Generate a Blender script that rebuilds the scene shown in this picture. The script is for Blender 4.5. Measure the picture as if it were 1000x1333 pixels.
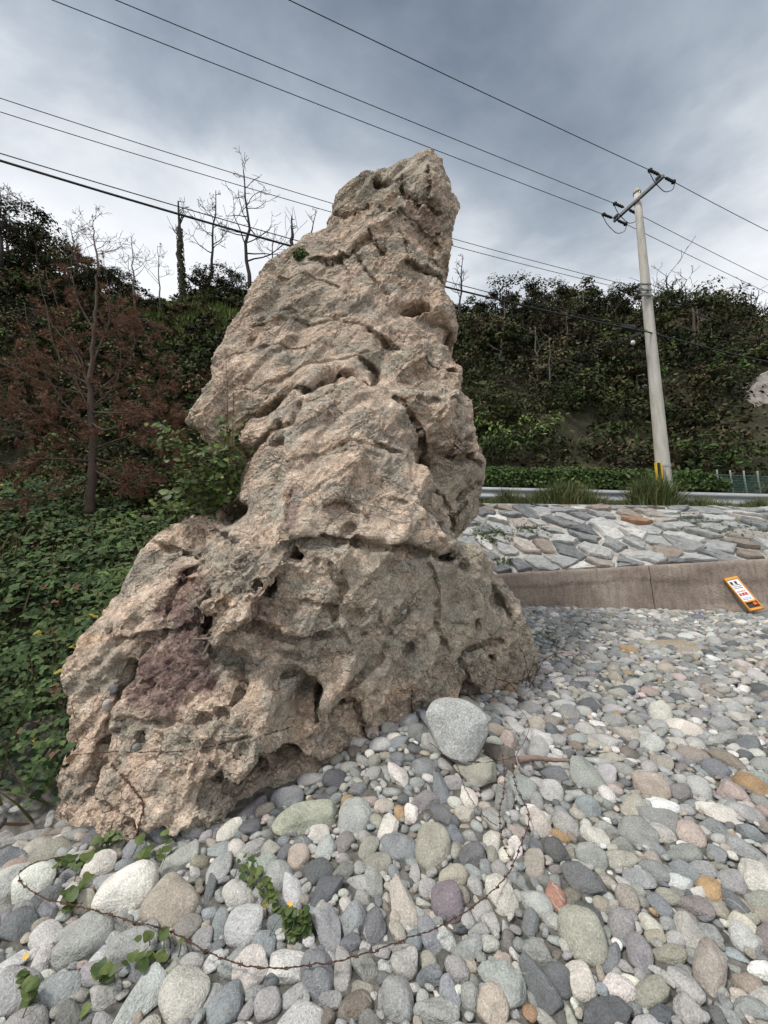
import bpy, bmesh, math, random
import numpy as np, time
_T0 = time.time()
def TICK(s): print('TICK', s, round(time.time() - _T0, 1), flush=True)
from mathutils import Vector, Matrix, Quaternion
from mathutils.geometry import delaunay_2d_cdt

for o in list(bpy.data.objects):
    bpy.data.objects.remove(o)
scene = bpy.context.scene
COL = scene.collection
R = math.radians
random.seed(7)
RNG = np.random.default_rng(7)

# ------------------------------------------------------------------ camera
F, PITCH, CAMZ = 520.0, R(9.5), 1.5          # focal length in pixels of a 1000 x 1333 frame
cam_d = bpy.data.cameras.new('camera')
cam_d.sensor_fit = 'HORIZONTAL'
cam_d.sensor_width = 36.0
cam_d.lens = 36.0 * F / 1000.0
cam_d.clip_start = 0.05
cam_d.clip_end = 4000
cam = bpy.data.objects.new('camera', cam_d)
COL.objects.link(cam)
cam.location = (0, 0, CAMZ)
cam.rotation_euler = (R(90) + PITCH, 0, 0)
scene.camera = cam
CP, SP = math.cos(PITCH), math.sin(PITCH)

def ray(px, py):
    a = (px - 500.0) / F
    b = -(py - 666.5) / F
    return Vector((a, CP - b * SP, SP + b * CP))

def at(px, py, Y):
    d = ray(px, py)
    t = Y / d.y
    return Vector((d.x * t, Y, CAMZ + d.z * t))

def project(P):
    P = np.asarray(P, float)
    dx, dy, dz = P[..., 0], P[..., 1], P[..., 2] - CAMZ
    f = dy * CP + dz * SP
    u = -dy * SP + dz * CP
    f = np.where(f < 1e-3, 1e-3, f)
    return 500 + F * dx / f, 666.5 - F * u / f, f

# ------------------------------------------------------------------ world, sun, exposure
SUN_EL, SUN_AZ = 58.0, 238.0       # degrees; azimuth clockwise from +Y, i.e. behind the camera, a little to the left
w = bpy.data.worlds.new('World')
scene.world = w
w.use_nodes = True
nt = w.node_tree
nt.nodes.clear()
def N(nt, typ, **kw):
    n = nt.nodes.new(typ)
    for k, v in kw.items():
        setattr(n, k, v)
    return n
def L(nt, a, b):
    nt.links.new(a, b)
def MATH(nt, op, a, b=None, c=None, clamp=False):
    n = nt.nodes.new('ShaderNodeMath'); n.operation = op; n.use_clamp = clamp
    for i, v in enumerate((a, b, c)):
        if v is None: continue
        if isinstance(v, (int, float)): n.inputs[i].default_value = v
        else: nt.links.new(v, n.inputs[i])
    return n.outputs[0]
def MIX(nt, fac, a, b, mode='MIX'):
    n = nt.nodes.new('ShaderNodeMix'); n.data_type = 'RGBA'; n.blend_type = mode
    for i, v in ((0, fac), (6, a), (7, b)):
        if isinstance(v, (int, float)): n.inputs[i].default_value = v
        elif isinstance(v, tuple): n.inputs[i].default_value = (*v[:3], 1)
        else: nt.links.new(v, n.inputs[i])
    return n.outputs[2]
def RAMP(nt, fac, stops, interp='LINEAR'):
    n = nt.nodes.new('ShaderNodeValToRGB')
    cr = n.color_ramp; cr.interpolation = interp
    while len(cr.elements) < len(stops): cr.elements.new(0.5)
    for e, (p, c) in zip(cr.elements, stops):
        e.position = p
        e.color = (*c, 1) if isinstance(c, tuple) else (c, c, c, 1)
    nt.links.new(fac, n.inputs[0])
    return n.outputs[0]
def NOISE(nt, vec, scale, detail=4, rough=0.55, dist=0.0, out=0):
    n = nt.nodes.new('ShaderNodeTexNoise')
    n.inputs['Scale'].default_value = scale; n.inputs['Detail'].default_value = detail
    n.inputs['Roughness'].default_value = rough; n.inputs['Distortion'].default_value = dist
    if vec is not None: nt.links.new(vec, n.inputs['Vector'])
    return n.outputs[out]
def MAPPING(nt, vec, loc=(0,0,0), rot=(0,0,0), scale=(1,1,1)):
    n = nt.nodes.new('ShaderNodeMapping')
    n.inputs[1].default_value = loc; n.inputs[2].default_value = rot; n.inputs[3].default_value = scale
    nt.links.new(vec, n.inputs[0])
    return n.outputs[0]

sky = N(nt, 'ShaderNodeTexSky', sky_type='NISHITA', sun_disc=False)
sky.sun_elevation = R(SUN_EL); sky.sun_rotation = R(SUN_AZ); sky.altitude = 0
sky.air_density = 1.0; sky.dust_density = 1.5; sky.ozone_density = 1.5
tc = N(nt, 'ShaderNodeTexCoord')
sep = N(nt, 'ShaderNodeSeparateXYZ'); L(nt, tc.outputs['Generated'], sep.inputs[0])
zc = MATH(nt, 'MAXIMUM', sep.outputs[2], 0.0)
den = MATH(nt, 'ADD', zc, 0.22)
cx = MATH(nt, 'DIVIDE', sep.outputs[0], den)
cy = MATH(nt, 'DIVIDE', sep.outputs[1], den)
cmb = N(nt, 'ShaderNodeCombineXYZ'); L(nt, cx, cmb.inputs[0]); L(nt, cy, cmb.inputs[1])
SKY_SEED = (2.35, 0.55, 0.0)
v1 = MAPPING(nt, cmb.outputs[0], loc=SKY_SEED, rot=(0, 0, R(-52)), scale=(0.55, 1.0, 1))
n1 = NOISE(nt, v1, 0.80, 8, 0.50, 0.35)
v2 = MAPPING(nt, cmb.outputs[0], loc=(0.4, 1.9, 3.0), rot=(0, 0, R(-45)), scale=(0.8, 1.2, 1))
n2 = NOISE(nt, v2, 2.2, 8, 0.58, 0.25)
nn = MATH(nt, 'ADD', MATH(nt, 'MULTIPLY', n1, 1.25), MATH(nt, 'MULTIPLY', n2, 0.36))
low = MATH(nt, 'SUBTRACT', 1.0, MATH(nt, 'DIVIDE', MATH(nt, 'SUBTRACT', zc, 0.38), 0.46), clamp=True)       # thinner, brighter cloud towards the horizon
nn = MATH(nt, 'ADD', MATH(nt, 'SUBTRACT', nn, 0.292), MATH(nt, 'MULTIPLY', low, 0.215))
cloud = RAMP(nt, nn, [(0.34, (0.95, 1.16, 1.44)), (0.41, (1.55, 1.80, 2.10)), (0.47, (2.15, 2.42, 2.74)), (0.52, (2.95, 3.2, 3.46)), (0.58, (4.2, 4.36, 4.52)), (0.67, (5.3, 5.36, 5.42))], 'LINEAR')
skymix = MIX(nt, 0.90, sky.outputs[0], cloud)
bg = N(nt, 'ShaderNodeBackground'); bg.inputs[1].default_value = 0.1
L(nt, skymix, bg.inputs[0])
wo = N(nt, 'ShaderNodeOutputWorld'); L(nt, bg.outputs[0], wo.inputs[0])

sun_d = bpy.data.lights.new('sun', 'SUN')
sun_d.energy = 1.5
sun_d.angle = R(11)
sun_d.color = (1.0, 0.96, 0.90)
sun = bpy.data.objects.new('sun', sun_d)
COL.objects.link(sun)
_a, _e = R(SUN_AZ), R(SUN_EL)
_dir = Vector((math.sin(_a) * math.cos(_e), math.cos(_a) * math.cos(_e), math.sin(_e)))
sun.rotation_euler = _dir.to_track_quat('Z', 'Y').to_euler()

vs = scene.view_settings
vs.view_transform = 'Standard'; vs.look = 'None'; vs.gamma = 1.0; vs.use_curve_mapping = False
vs.exposure = 1.0
scene.render.engine = 'CYCLES'
scene.cycles.use_denoising = True
scene.cycles.max_bounces = 4
scene.cycles.diffuse_bounces = 2
scene.cycles.use_adaptive_sampling = True
scene.cycles.adaptive_threshold = 0.03
scene.cycles.glossy_bounces = 2
scene.cycles.transparent_max_bounces = 4
scene.cycles.caustics_reflective = False
scene.cycles.caustics_refractive = False

# ------------------------------------------------------------------ numpy noise
def _hash(ix, iy, iz, seed):
    h = (ix.astype(np.int64) * 374761393 + iy.astype(np.int64) * 668265263 + iz.astype(np.int64) * 2147483647 + seed * 974634777) & 0xFFFFFFFF
    h = ((h ^ (h >> 13)) * 1274126177) & 0xFFFFFFFF
    h = ((h ^ (h >> 16)) * 2246822519) & 0xFFFFFFFF
    return (h ^ (h >> 15)) & 0xFFFFFFFF
_g = np.random.default_rng(99).normal(size=(256, 3)); _g /= np.linalg.norm(_g, axis=1)[:, None]
_g = _g.astype(np.float32)
def perlin(P, seed=0):
    P = np.asarray(P, np.float32)
    i = np.floor(P).astype(np.int32); f = P - i
    u = f * f * f * (f * (f * 6 - 15) + 10)
    res = 0
    for dx in (0, 1):
        wx = u[:, 0] if dx else 1 - u[:, 0]
        for dy in (0, 1):
            wy = u[:, 1] if dy else 1 - u[:, 1]
            for dz in (0, 1):
                wz = u[:, 2] if dz else 1 - u[:, 2]
                g = _g[_hash(i[:, 0] + dx, i[:, 1] + dy, i[:, 2] + dz, seed) & 255]
                d = g[:, 0] * (f[:, 0] - dx) + g[:, 1] * (f[:, 1] - dy) + g[:, 2] * (f[:, 2] - dz)
                res = res + wx * wy * wz * d
    return res * 1.5
def fbm(P, scale, octs=4, rough=0.5, seed=0, ridged=False):
    P = np.asarray(P, np.float32) * np.float32(scale); a, s, t = 1.0, 0, 0
    for o in range(octs):
        n = perlin(P, seed + o * 17)
        if ridged: n = 1 - 2 * np.abs(n)
        s = s + a * n; t += a; a *= rough; P = P * np.float32(2.03) + np.float32(1.7)
    return s / t
def voronoi(P, seed=0):
    """F1, F2, the vector from the nearest cell point and a random vector of that cell"""
    P = np.asarray(P, np.float32)
    i = np.floor(P).astype(np.int32); n = len(P)
    d1 = np.full(n, 9.0, np.float32); d2 = np.full(n, 9.0, np.float32); best = np.zeros((n, 3), np.float32); rid = np.zeros(n, np.int64)
    for dx in (-1, 0, 1):
        for dy in (-1, 0, 1):
            for dz in (-1, 0, 1):
                c0, c1, c2 = i[:, 0] + dx, i[:, 1] + dy, i[:, 2] + dz
                h = _hash(c0, c1, c2, seed)
                j = np.stack([(h & 1023), (h >> 10) & 1023, (h >> 20) & 1023], 1).astype(np.float32) / 1023
                v = P - (np.stack([c0, c1, c2], 1) + 0.1 + 0.8 * j)
                d = np.sqrt((v * v).sum(1))
                m = d < d1
                d2 = np.where(m, d1, np.minimum(d2, d))
                best[m] = v[m]; rid[m] = h[m]
                d1 = np.where(m, d, d1)
    rv = _g[(rid >> 5) & 255]
    return d1, d2, best, rv
def smooth(a, b, x):
    t = np.clip((x - a) / (b - a), 0, 1)
    return t * t * (3 - 2 * t)

# ------------------------------------------------------------------ mesh helpers
def mesh_np(name, V, faces, smooth_shade=True):
    """V: (n,3); faces: (m,k) array of one polygon size, or a list of such arrays"""
    me = bpy.data.meshes.new(name)
    if isinstance(faces, np.ndarray): faces = [faces]
    faces = [np.asarray(f, np.int32) for f in faces if len(f)]
    V = np.asarray(V, np.float32)
    me.vertices.add(len(V)); me.vertices.foreach_set('co', V.ravel())
    loops = np.concatenate([f.ravel() for f in faces])
    tot = np.concatenate([np.full(len(f), f.shape[1], np.int32) for f in faces])
    start = np.concatenate([[0], np.cumsum(tot)[:-1]]).astype(np.int32)
    me.loops.add(len(loops)); me.loops.foreach_set('vertex_index', loops)
    me.polygons.add(len(tot)); me.polygons.foreach_set('loop_start', start)
    me.polygons.foreach_set('use_smooth', np.full(len(tot), smooth_shade, bool))
    me.update(calc_edges=True)
    me.validate()
    return me
def vcol(me, name, C):
    """per-vertex colour"""
    a = me.color_attributes.new(name, 'FLOAT_COLOR', 'POINT')
    C = np.asarray(C, np.float32)
    if C.shape[1] == 3: C = np.concatenate([C, np.ones((len(C), 1), np.float32)], 1)
    a.data.foreach_set('color', C.ravel())
def obj(name, me, mat=None, parent=None, **props):
    o = bpy.data.objects.new(name, me)
    COL.objects.link(o)
    if mat is not None and me is not None and not me.materials: me.materials.append(mat)
    if parent is not None: o.parent = parent
    for k, v in props.items(): o[k] = v
    return o
def thing(name, loc, label, category, group=None):
    o = bpy.data.objects.new(name, None); COL.objects.link(o)
    o.location = loc; o.empty_display_size = 0.1
    o['label'] = label; o['category'] = category
    if group: o['group'] = group
    return o
def child(name, me, mat, parent, **props):
    """a part given in world coordinates"""
    o = obj(name, me, mat, parent, **props)
    o.location = -parent.location if parent.parent is None else -(parent.parent.location + parent.location)
    return o
def tag(o, label=None, category=None, group=None, kind=None):
    for k, v in (('label', label), ('category', category), ('group', group), ('kind', kind)):
        if v: o[k] = v
    return o

class MB:
    """collects shapes into one mesh"""
    def __init__(s): s.v, s.f3, s.f4, s.n = [], [], [], 0; s.c = []
    def add(s, V, f3=None, f4=None, col=None):
        V = np.asarray(V, np.float32).reshape(-1, 3)
        if f3 is not None and len(f3): s.f3.append(np.asarray(f3, np.int32) + s.n)
        if f4 is not None and len(f4): s.f4.append(np.asarray(f4, np.int32) + s.n)
        s.v.append(V); s.n += len(V)
        if col is not None:
            col = np.asarray(col, np.float32)
            s.c.append(np.tile(col, (len(V), 1)) if col.ndim == 1 else col)
        return s
    def box(s, c, size, rot=None, taper=1.0):
        h = np.array(size) / 2
        V = np.array([[x, y, z] for z in (-1, 1) for y in (-1, 1) for x in (-1, 1)], float)
        V[4:, :2] *= taper
        V = V * h
        if rot is not None: V = V @ np.array(rot.to_3x3() if hasattr(rot, 'to_3x3') else rot).T
        V += np.array(c)
        return s.add(V, f4=[[0, 2, 3, 1], [4, 5, 7, 6], [0, 1, 5, 4], [2, 6, 7, 3], [0, 4, 6, 2], [1, 3, 7, 5]])
    def tube(s, pts, radii, sides=6, cap=True):
        pts = np.asarray(pts, float); n = len(pts)
        if np.isscalar(radii): radii = np.full(n, radii)
        T = np.gradient(pts, axis=0); T /= np.linalg.norm(T, axis=1)[:, None] + 1e-9
        ref = np.array([0.31, 0.17, 0.93]) if abs(T[0][2]) < 0.8 else np.array([0.93, 0.31, 0.17])
        V = []
        u = np.cross(T[0], ref); u /= np.linalg.norm(u)
        for i in range(n):
            u = u - T[i] * u.dot(T[i]); u /= np.linalg.norm(u) + 1e-9
            b = np.cross(T[i], u)
            for k in range(sides):
                a = 2 * math.pi * k / sides
                V.append(pts[i] + radii[i] * (math.cos(a) * u + math.sin(a) * b))
        f = []
        for i in range(n - 1):
            for k in range(sides):
                k2 = (k + 1) % sides
                f.append([i * sides + k, i * sides + k2, (i + 1) * sides + k2, (i + 1) * sides + k])
        f3 = []
        if cap:
            V.append(pts[0]); V.append(pts[-1]); a, b = n * sides, n * sides + 1
            for k in range(sides):
                k2 = (k + 1) % sides
                f3.append([a, k2, k]); f3.append([b, (n - 1) * sides + k, (n - 1) * sides + k2])
        return s.add(V, f3=f3, f4=f)
    def mesh(s, name, smooth_shade=False):
        V = np.concatenate(s.v)
        fs = []
        if s.f3: fs.append(np.concatenate(s.f3))
        if s.f4: fs.append(np.concatenate(s.f4))
        me = mesh_np(name, V, fs, smooth_shade)
        if s.c: vcol(me, 'col', np.concatenate(s.c))
        return me

# ------------------------------------------------------------------ materials
def new_mat(name):
    m = bpy.data.materials.new(name); m.use_nodes = True
    nt = m.node_tree
    b = nt.nodes['Principled BSDF']
    b.inputs['Roughness'].default_value = 0.85
    b.inputs['Specular IOR Level'].default_value = 0.3
    return m, nt, b
def POS(nt): return N(nt, 'ShaderNodeNewGeometry').outputs['Position']
def OBJC(nt): return N(nt, 'ShaderNodeTexCoord').outputs['Object']
def BUMP(nt, b, height, strength=0.5, dist=0.02, normal=None):
    n = nt.nodes.new('ShaderNodeBump'); n.inputs['Strength'].default_value = strength; n.inputs['Distance'].default_value = dist
    nt.links.new(height, n.inputs['Height'])
    if normal is not None: nt.links.new(normal, n.inputs['Normal'])
    if b is not None: nt.links.new(n.outputs[0], b.inputs['Normal'])
    return n.outputs[0]
def ATTR(nt, name, typ='GEOMETRY'):
    n = nt.nodes.new('ShaderNodeAttribute'); n.attribute_name = name; n.attribute_type = typ
    return n.outputs['Color']
def simple_mat(name, c, rough=0.8, var=0.25, scale=8.0, metal=0.0, spec=0.3, bump=0.0):
    m, nt, b = new_mat(name)
    n = NOISE(nt, POS(nt), scale, 5, 0.6)
    k = MATH(nt, 'ADD', 1 - var, MATH(nt, 'MULTIPLY', n, 2 * var))
    cc = N(nt, 'ShaderNodeVectorMath', operation='SCALE'); cc.inputs[0].default_value = c; L(nt, k, cc.inputs['Scale'])
    L(nt, cc.outputs[0], b.inputs['Base Color'])
    b.inputs['Roughness'].default_value = rough; b.inputs['Metallic'].default_value = metal; b.inputs['Specular IOR Level'].default_value = spec
    if bump: BUMP(nt, b, n, bump, 0.02)
    return m
# ------------------------------------------------------------------ ground shape
def lerp(a, b, t): return a + (b - a) * t
def wall_y(x):      # the foot wall's front line
    return 10.1 - 0.33 * x + 0.004 * x * x
def beach_z(x, y):
    x = np.asarray(x, float); y = np.asarray(y, float)
    z = 0.125 * (y - 1.6) + 0.02 * np.clip(x, -3, 8) - 0.02
    z = z + 0.16 * np.exp(-(((x - 0.35) / 0.75) ** 2 + ((y - 3.45) / 0.8) ** 2))       # stones heaped against the rock
    z = z - 0.22 * np.exp(-(((x + 2.3) / 0.5) ** 2 + ((y - 2.9) / 0.6) ** 2))           # hollow at the rock's corner
    z = z - 0.006 * np.maximum(y - 5, 0) ** 2
    return z

def chisel(P, scale, seed, nd=4, warp=.25, flat=(1, 1, 1)):
    """flat faces that meet in sharp edges: the lowest of several folded planes"""
    r_ = np.random.default_rng(seed); P = np.asarray(P, np.float32) * np.float32(scale)
    w_ = np.stack([perlin(P * .6 + 11.3, seed), perlin(P * .6 + 4.1, seed + 1), perlin(P * .6 + 7.7, seed + 2)], 1) * warp
    h = np.full(len(P), 9.0, np.float32)
    for _ in range(nd):
        d = r_.normal(size=3) * np.array(flat); d /= np.linalg.norm(d)
        t = (P + w_) @ d.astype(np.float32) * r_.uniform(.7, 1.3) + r_.uniform(0, 9)
        h = np.minimum(h, np.abs(t - np.floor(t) - .5) * 2)
    return h - .3
# ------------------------------------------------------------------ the rock: a solid meshed from a distance field
def rock_front_depth(px, py):
    """metres from the camera (along Y) of the rock's front at a place in the photograph; only used to estimate real positions"""
    d = (CTRL[:, 0] - px) ** 2 + (CTRL[:, 1] - py) ** 2 + 30.0
    wgt = 1 / d ** 1.5
    return float((wgt * CTRL[:, 2]).sum() / wgt.sum())
CTRL = np.array([
    (100,1090,2.75),(150,1115,2.52),(220,1110,2.46),(300,1095,2.56),(350,1070,2.70),(400,1035,2.90),(470,970,3.28),(560,940,3.68),(640,905,4.2),(695,880,4.65),
    (120,1000,2.80),(200,1000,2.62),(260,1010,2.55),(320,1000,2.62),(345,1010,2.85),(400,960,3.05),(440,930,3.12),
    (90,890,3.2),(150,880,2.95),(210,880,2.86),(300,900,2.80),(360,880,2.82),(430,880,3.02),(520,880,3.28),(600,850,3.66),(640,850,4.0),(690,840,4.55),
    (150,790,3.35),(235,690,3.55),(270,660,3.7),(240,760,3.2),(300,750,2.98),(360,720,2.98),(420,760,2.98),(500,760,3.14),(570,745,3.36),(610,760,3.75),(650,770,4.3),
    (330,660,3.3),(370,620,3.2),(330,560,3.58),(310,590,3.6),(370,520,3.6),(420,510,3.56),(440,600,3.22),(480,700,3.08),(560,700,3.30),(600,700,3.52),(540,640,3.38),(500,560,3.42),(470,500,3.66),(530,515,3.72),
    (553,600,4.05),(590,640,4.12),(575,690,3.75),(600,560,3.92),(600,520,4.05),(630,620,4.25),(620,675,4.2),
    (262,545,4.0),(255,565,4.1),(300,545,4.15),(290,490,4.05),(330,480,4.0),(400,470,3.98),(440,490,4.05),(520,490,4.05),(560,470,4.15),(590,450,4.5),
    (300,420,4.45),(360,400,4.3),(440,400,4.22),(500,430,4.15),(540,410,4.35),(590,425,4.55),(570,395,4.35),
    (340,350,4.85),(400,330,4.7),(450,320,4.6),(480,300,4.62),(530,340,4.5),(575,375,4.5),(575,350,4.75),(530,300,4.72),(575,300,4.78),
    (432,290,5.1),(440,262,5.15),(490,240,5.05),(515,235,4.95),(545,250,4.62),(555,225,4.55),(562,205,4.7),(585,250,4.72),(590,290,4.75),(585,322,4.74),
], float)
OUT = [(562,197),(577,210),(588,238),(596,262),(593,300),(586,334),(579,340),(578,362),(584,384),(592,402),(598,425),(597,442),(594,458),(601,480),(609,515),(619,555),(631,595),(637,618),
       (631,650),(619,680),(609,701),(624,712),(641,730),(656,760),(673,782),(691,815),(701,850),(704,872),(702,905),(690,960),(640,1010),(500,1120),(350,1190),(200,1210),(70,1180),
       (80,1095),(90,1040),(86,1000),(95,960),(102,930),(88,905),(87,870),(105,835),(130,800),(160,765),(185,725),(212,690),(240,664),(270,652),(305,650),(313,628),(312,600),(304,580),
       (286,592),(262,575),(245,556),(250,530),(268,500),(272,470),(290,430),(310,400),(322,375),(345,345),(380,318),(405,302),(428,298),(432,275),(434,246),(470,228),(510,213),(540,200)]
EDGE_BACK = 0.45
def w_of(px, py, extra=0.0):
    return at(px, py, rock_front_depth(px, py) + extra)

H = 0.033
BX, BY, BZ = (-2.75, 2.6), (1.95, 7.7), (-0.5, 8.2)
gx = np.arange(BX[0], BX[1], H, dtype=np.float32); gy = np.arange(BY[0], BY[1], H, dtype=np.float32); gz = np.arange(BZ[0], BZ[1], H, dtype=np.float32)
XX, ZZ = np.meshgrid(gx, gz, indexing='ij')
P2 = np.stack([XX.ravel(), np.zeros(XX.size, np.float32), ZZ.ravel()], 1)
wx = 0.06 * fbm(P2, 1.4, 3, 0.5, 11); wz = 0.06 * fbm(P2, 1.4, 3, 0.5, 12)
wx += 0.020 * fbm(P2, 6, 2, 0.5, 13); wz += 0.020 * fbm(P2, 6, 2, 0.5, 14)
QX, QZ = (P2[:, 0] + wx), (P2[:, 2] + wz)

def poly_sdf(px, pz, poly):
    d = np.full(px.shape, 1e9); inside = np.zeros(px.shape, bool)
    n = len(poly)
    for i in range(n):
        ax, az = poly[i]; bx, bz = poly[(i + 1) % n]
        ex, ez = bx - ax, bz - az
        t = np.clip(((px - ax) * ex + (pz - az) * ez) / (ex * ex + ez * ez + 1e-12), 0, 1)
        d = np.minimum(d, (px - ax - t * ex) ** 2 + (pz - az - t * ez) ** 2)
        c = ((az > pz) != (bz > pz)) & (px < ex * (pz - az) / (ez + 1e-12) + ax)
        inside ^= c
    d = np.sqrt(d)
    return np.where(inside, d, -d)
def line_dist(px, pz, pts):
    d = np.full(px.shape, 1e9); side = np.zeros(px.shape)
    for (ax, az), (bx, bz) in zip(pts[:-1], pts[1:]):
        ex, ez = bx - ax, bz - az
        t = np.clip(((px - ax) * ex + (pz - az) * ez) / (ex * ex + ez * ez + 1e-12), 0, 1)
        dd = (px - ax - t * ex) ** 2 + (pz - az - t * ez) ** 2
        s = ex * (pz - az) - ez * (px - ax)
        side = np.where(dd < d, np.sign(s), side)
        d = np.minimum(d, dd)
    return np.sqrt(d), side

def edge_pt(px, py):
    e = .3
    for _ in range(4):
        p = w_of(px, py, e + .10); e = float(0.09 + 0.27 * (1 - smooth(2.6, 5.2, p.z)))
    return (p.x, p.z)
outline = [edge_pt(px, py) for px, py in OUT]
dout = poly_sdf(P2[:, 0] + wx * 0.25, P2[:, 2] + wz * 0.25, outline)

# front depth, linear between control points so that it breaks into facets
TICK('outline')
cpts = [at(a, b, c) for a, b, c in CTRL]
pts2 = [Vector((p.x, p.z)) for p in cpts]; vals = [p.y for p in cpts]
for (x, z), (px, py) in zip(outline, OUT):
    pts2.append(Vector((x, z))); vals.append(rock_front_depth(px, py) + 0.12)
for x, z, yv in ((-6, -3, 3.2), (6, -3, 4.8), (6, 12, 5.4), (-6, 12, 5.4), (-6, 4, 4.2), (6, 4, 5.0)):
    pts2.append(Vector((x, z))); vals.append(yv)
dv, de, df, ov, oe, of_ = delaunay_2d_cdt(pts2, [], [], 0, 1e-5)
dval = [vals[o[0]] for o in ov]
YF = np.full(P2.shape[0], 4.5)
for tri in df:
    a, b, c = (dv[i] for i in tri); fa, fb, fc = (dval[i] for i in tri)
    den_ = (b.y - c.y) * (a.x - c.x) + (c.x - b.x) * (a.y - c.y)
    if abs(den_) < 1e-9: continue
    m = (QX > min(a.x, b.x, c.x) - .01) & (QX < max(a.x, b.x, c.x) + .01) & (QZ > min(a.y, b.y, c.y) - .01) & (QZ < max(a.y, b.y, c.y) + .01)
    idx = np.nonzero(m)[0]
    if not len(idx): continue
    x, z = QX[idx], QZ[idx]
    l1 = ((b.y - c.y) * (x - c.x) + (c.x - b.x) * (z - c.y)) / den_
    l2 = ((c.y - a.y) * (x - c.x) + (a.x - c.x) * (z - c.y)) / den_
    l3 = 1 - l1 - l2
    k = (l1 > -1e-4) & (l2 > -1e-4) & (l3 > -1e-4)
    YF[idx[k]] = l1[k] * fa + l2[k] * fb + l3[k] * fc

YFB = YF.copy()
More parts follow.
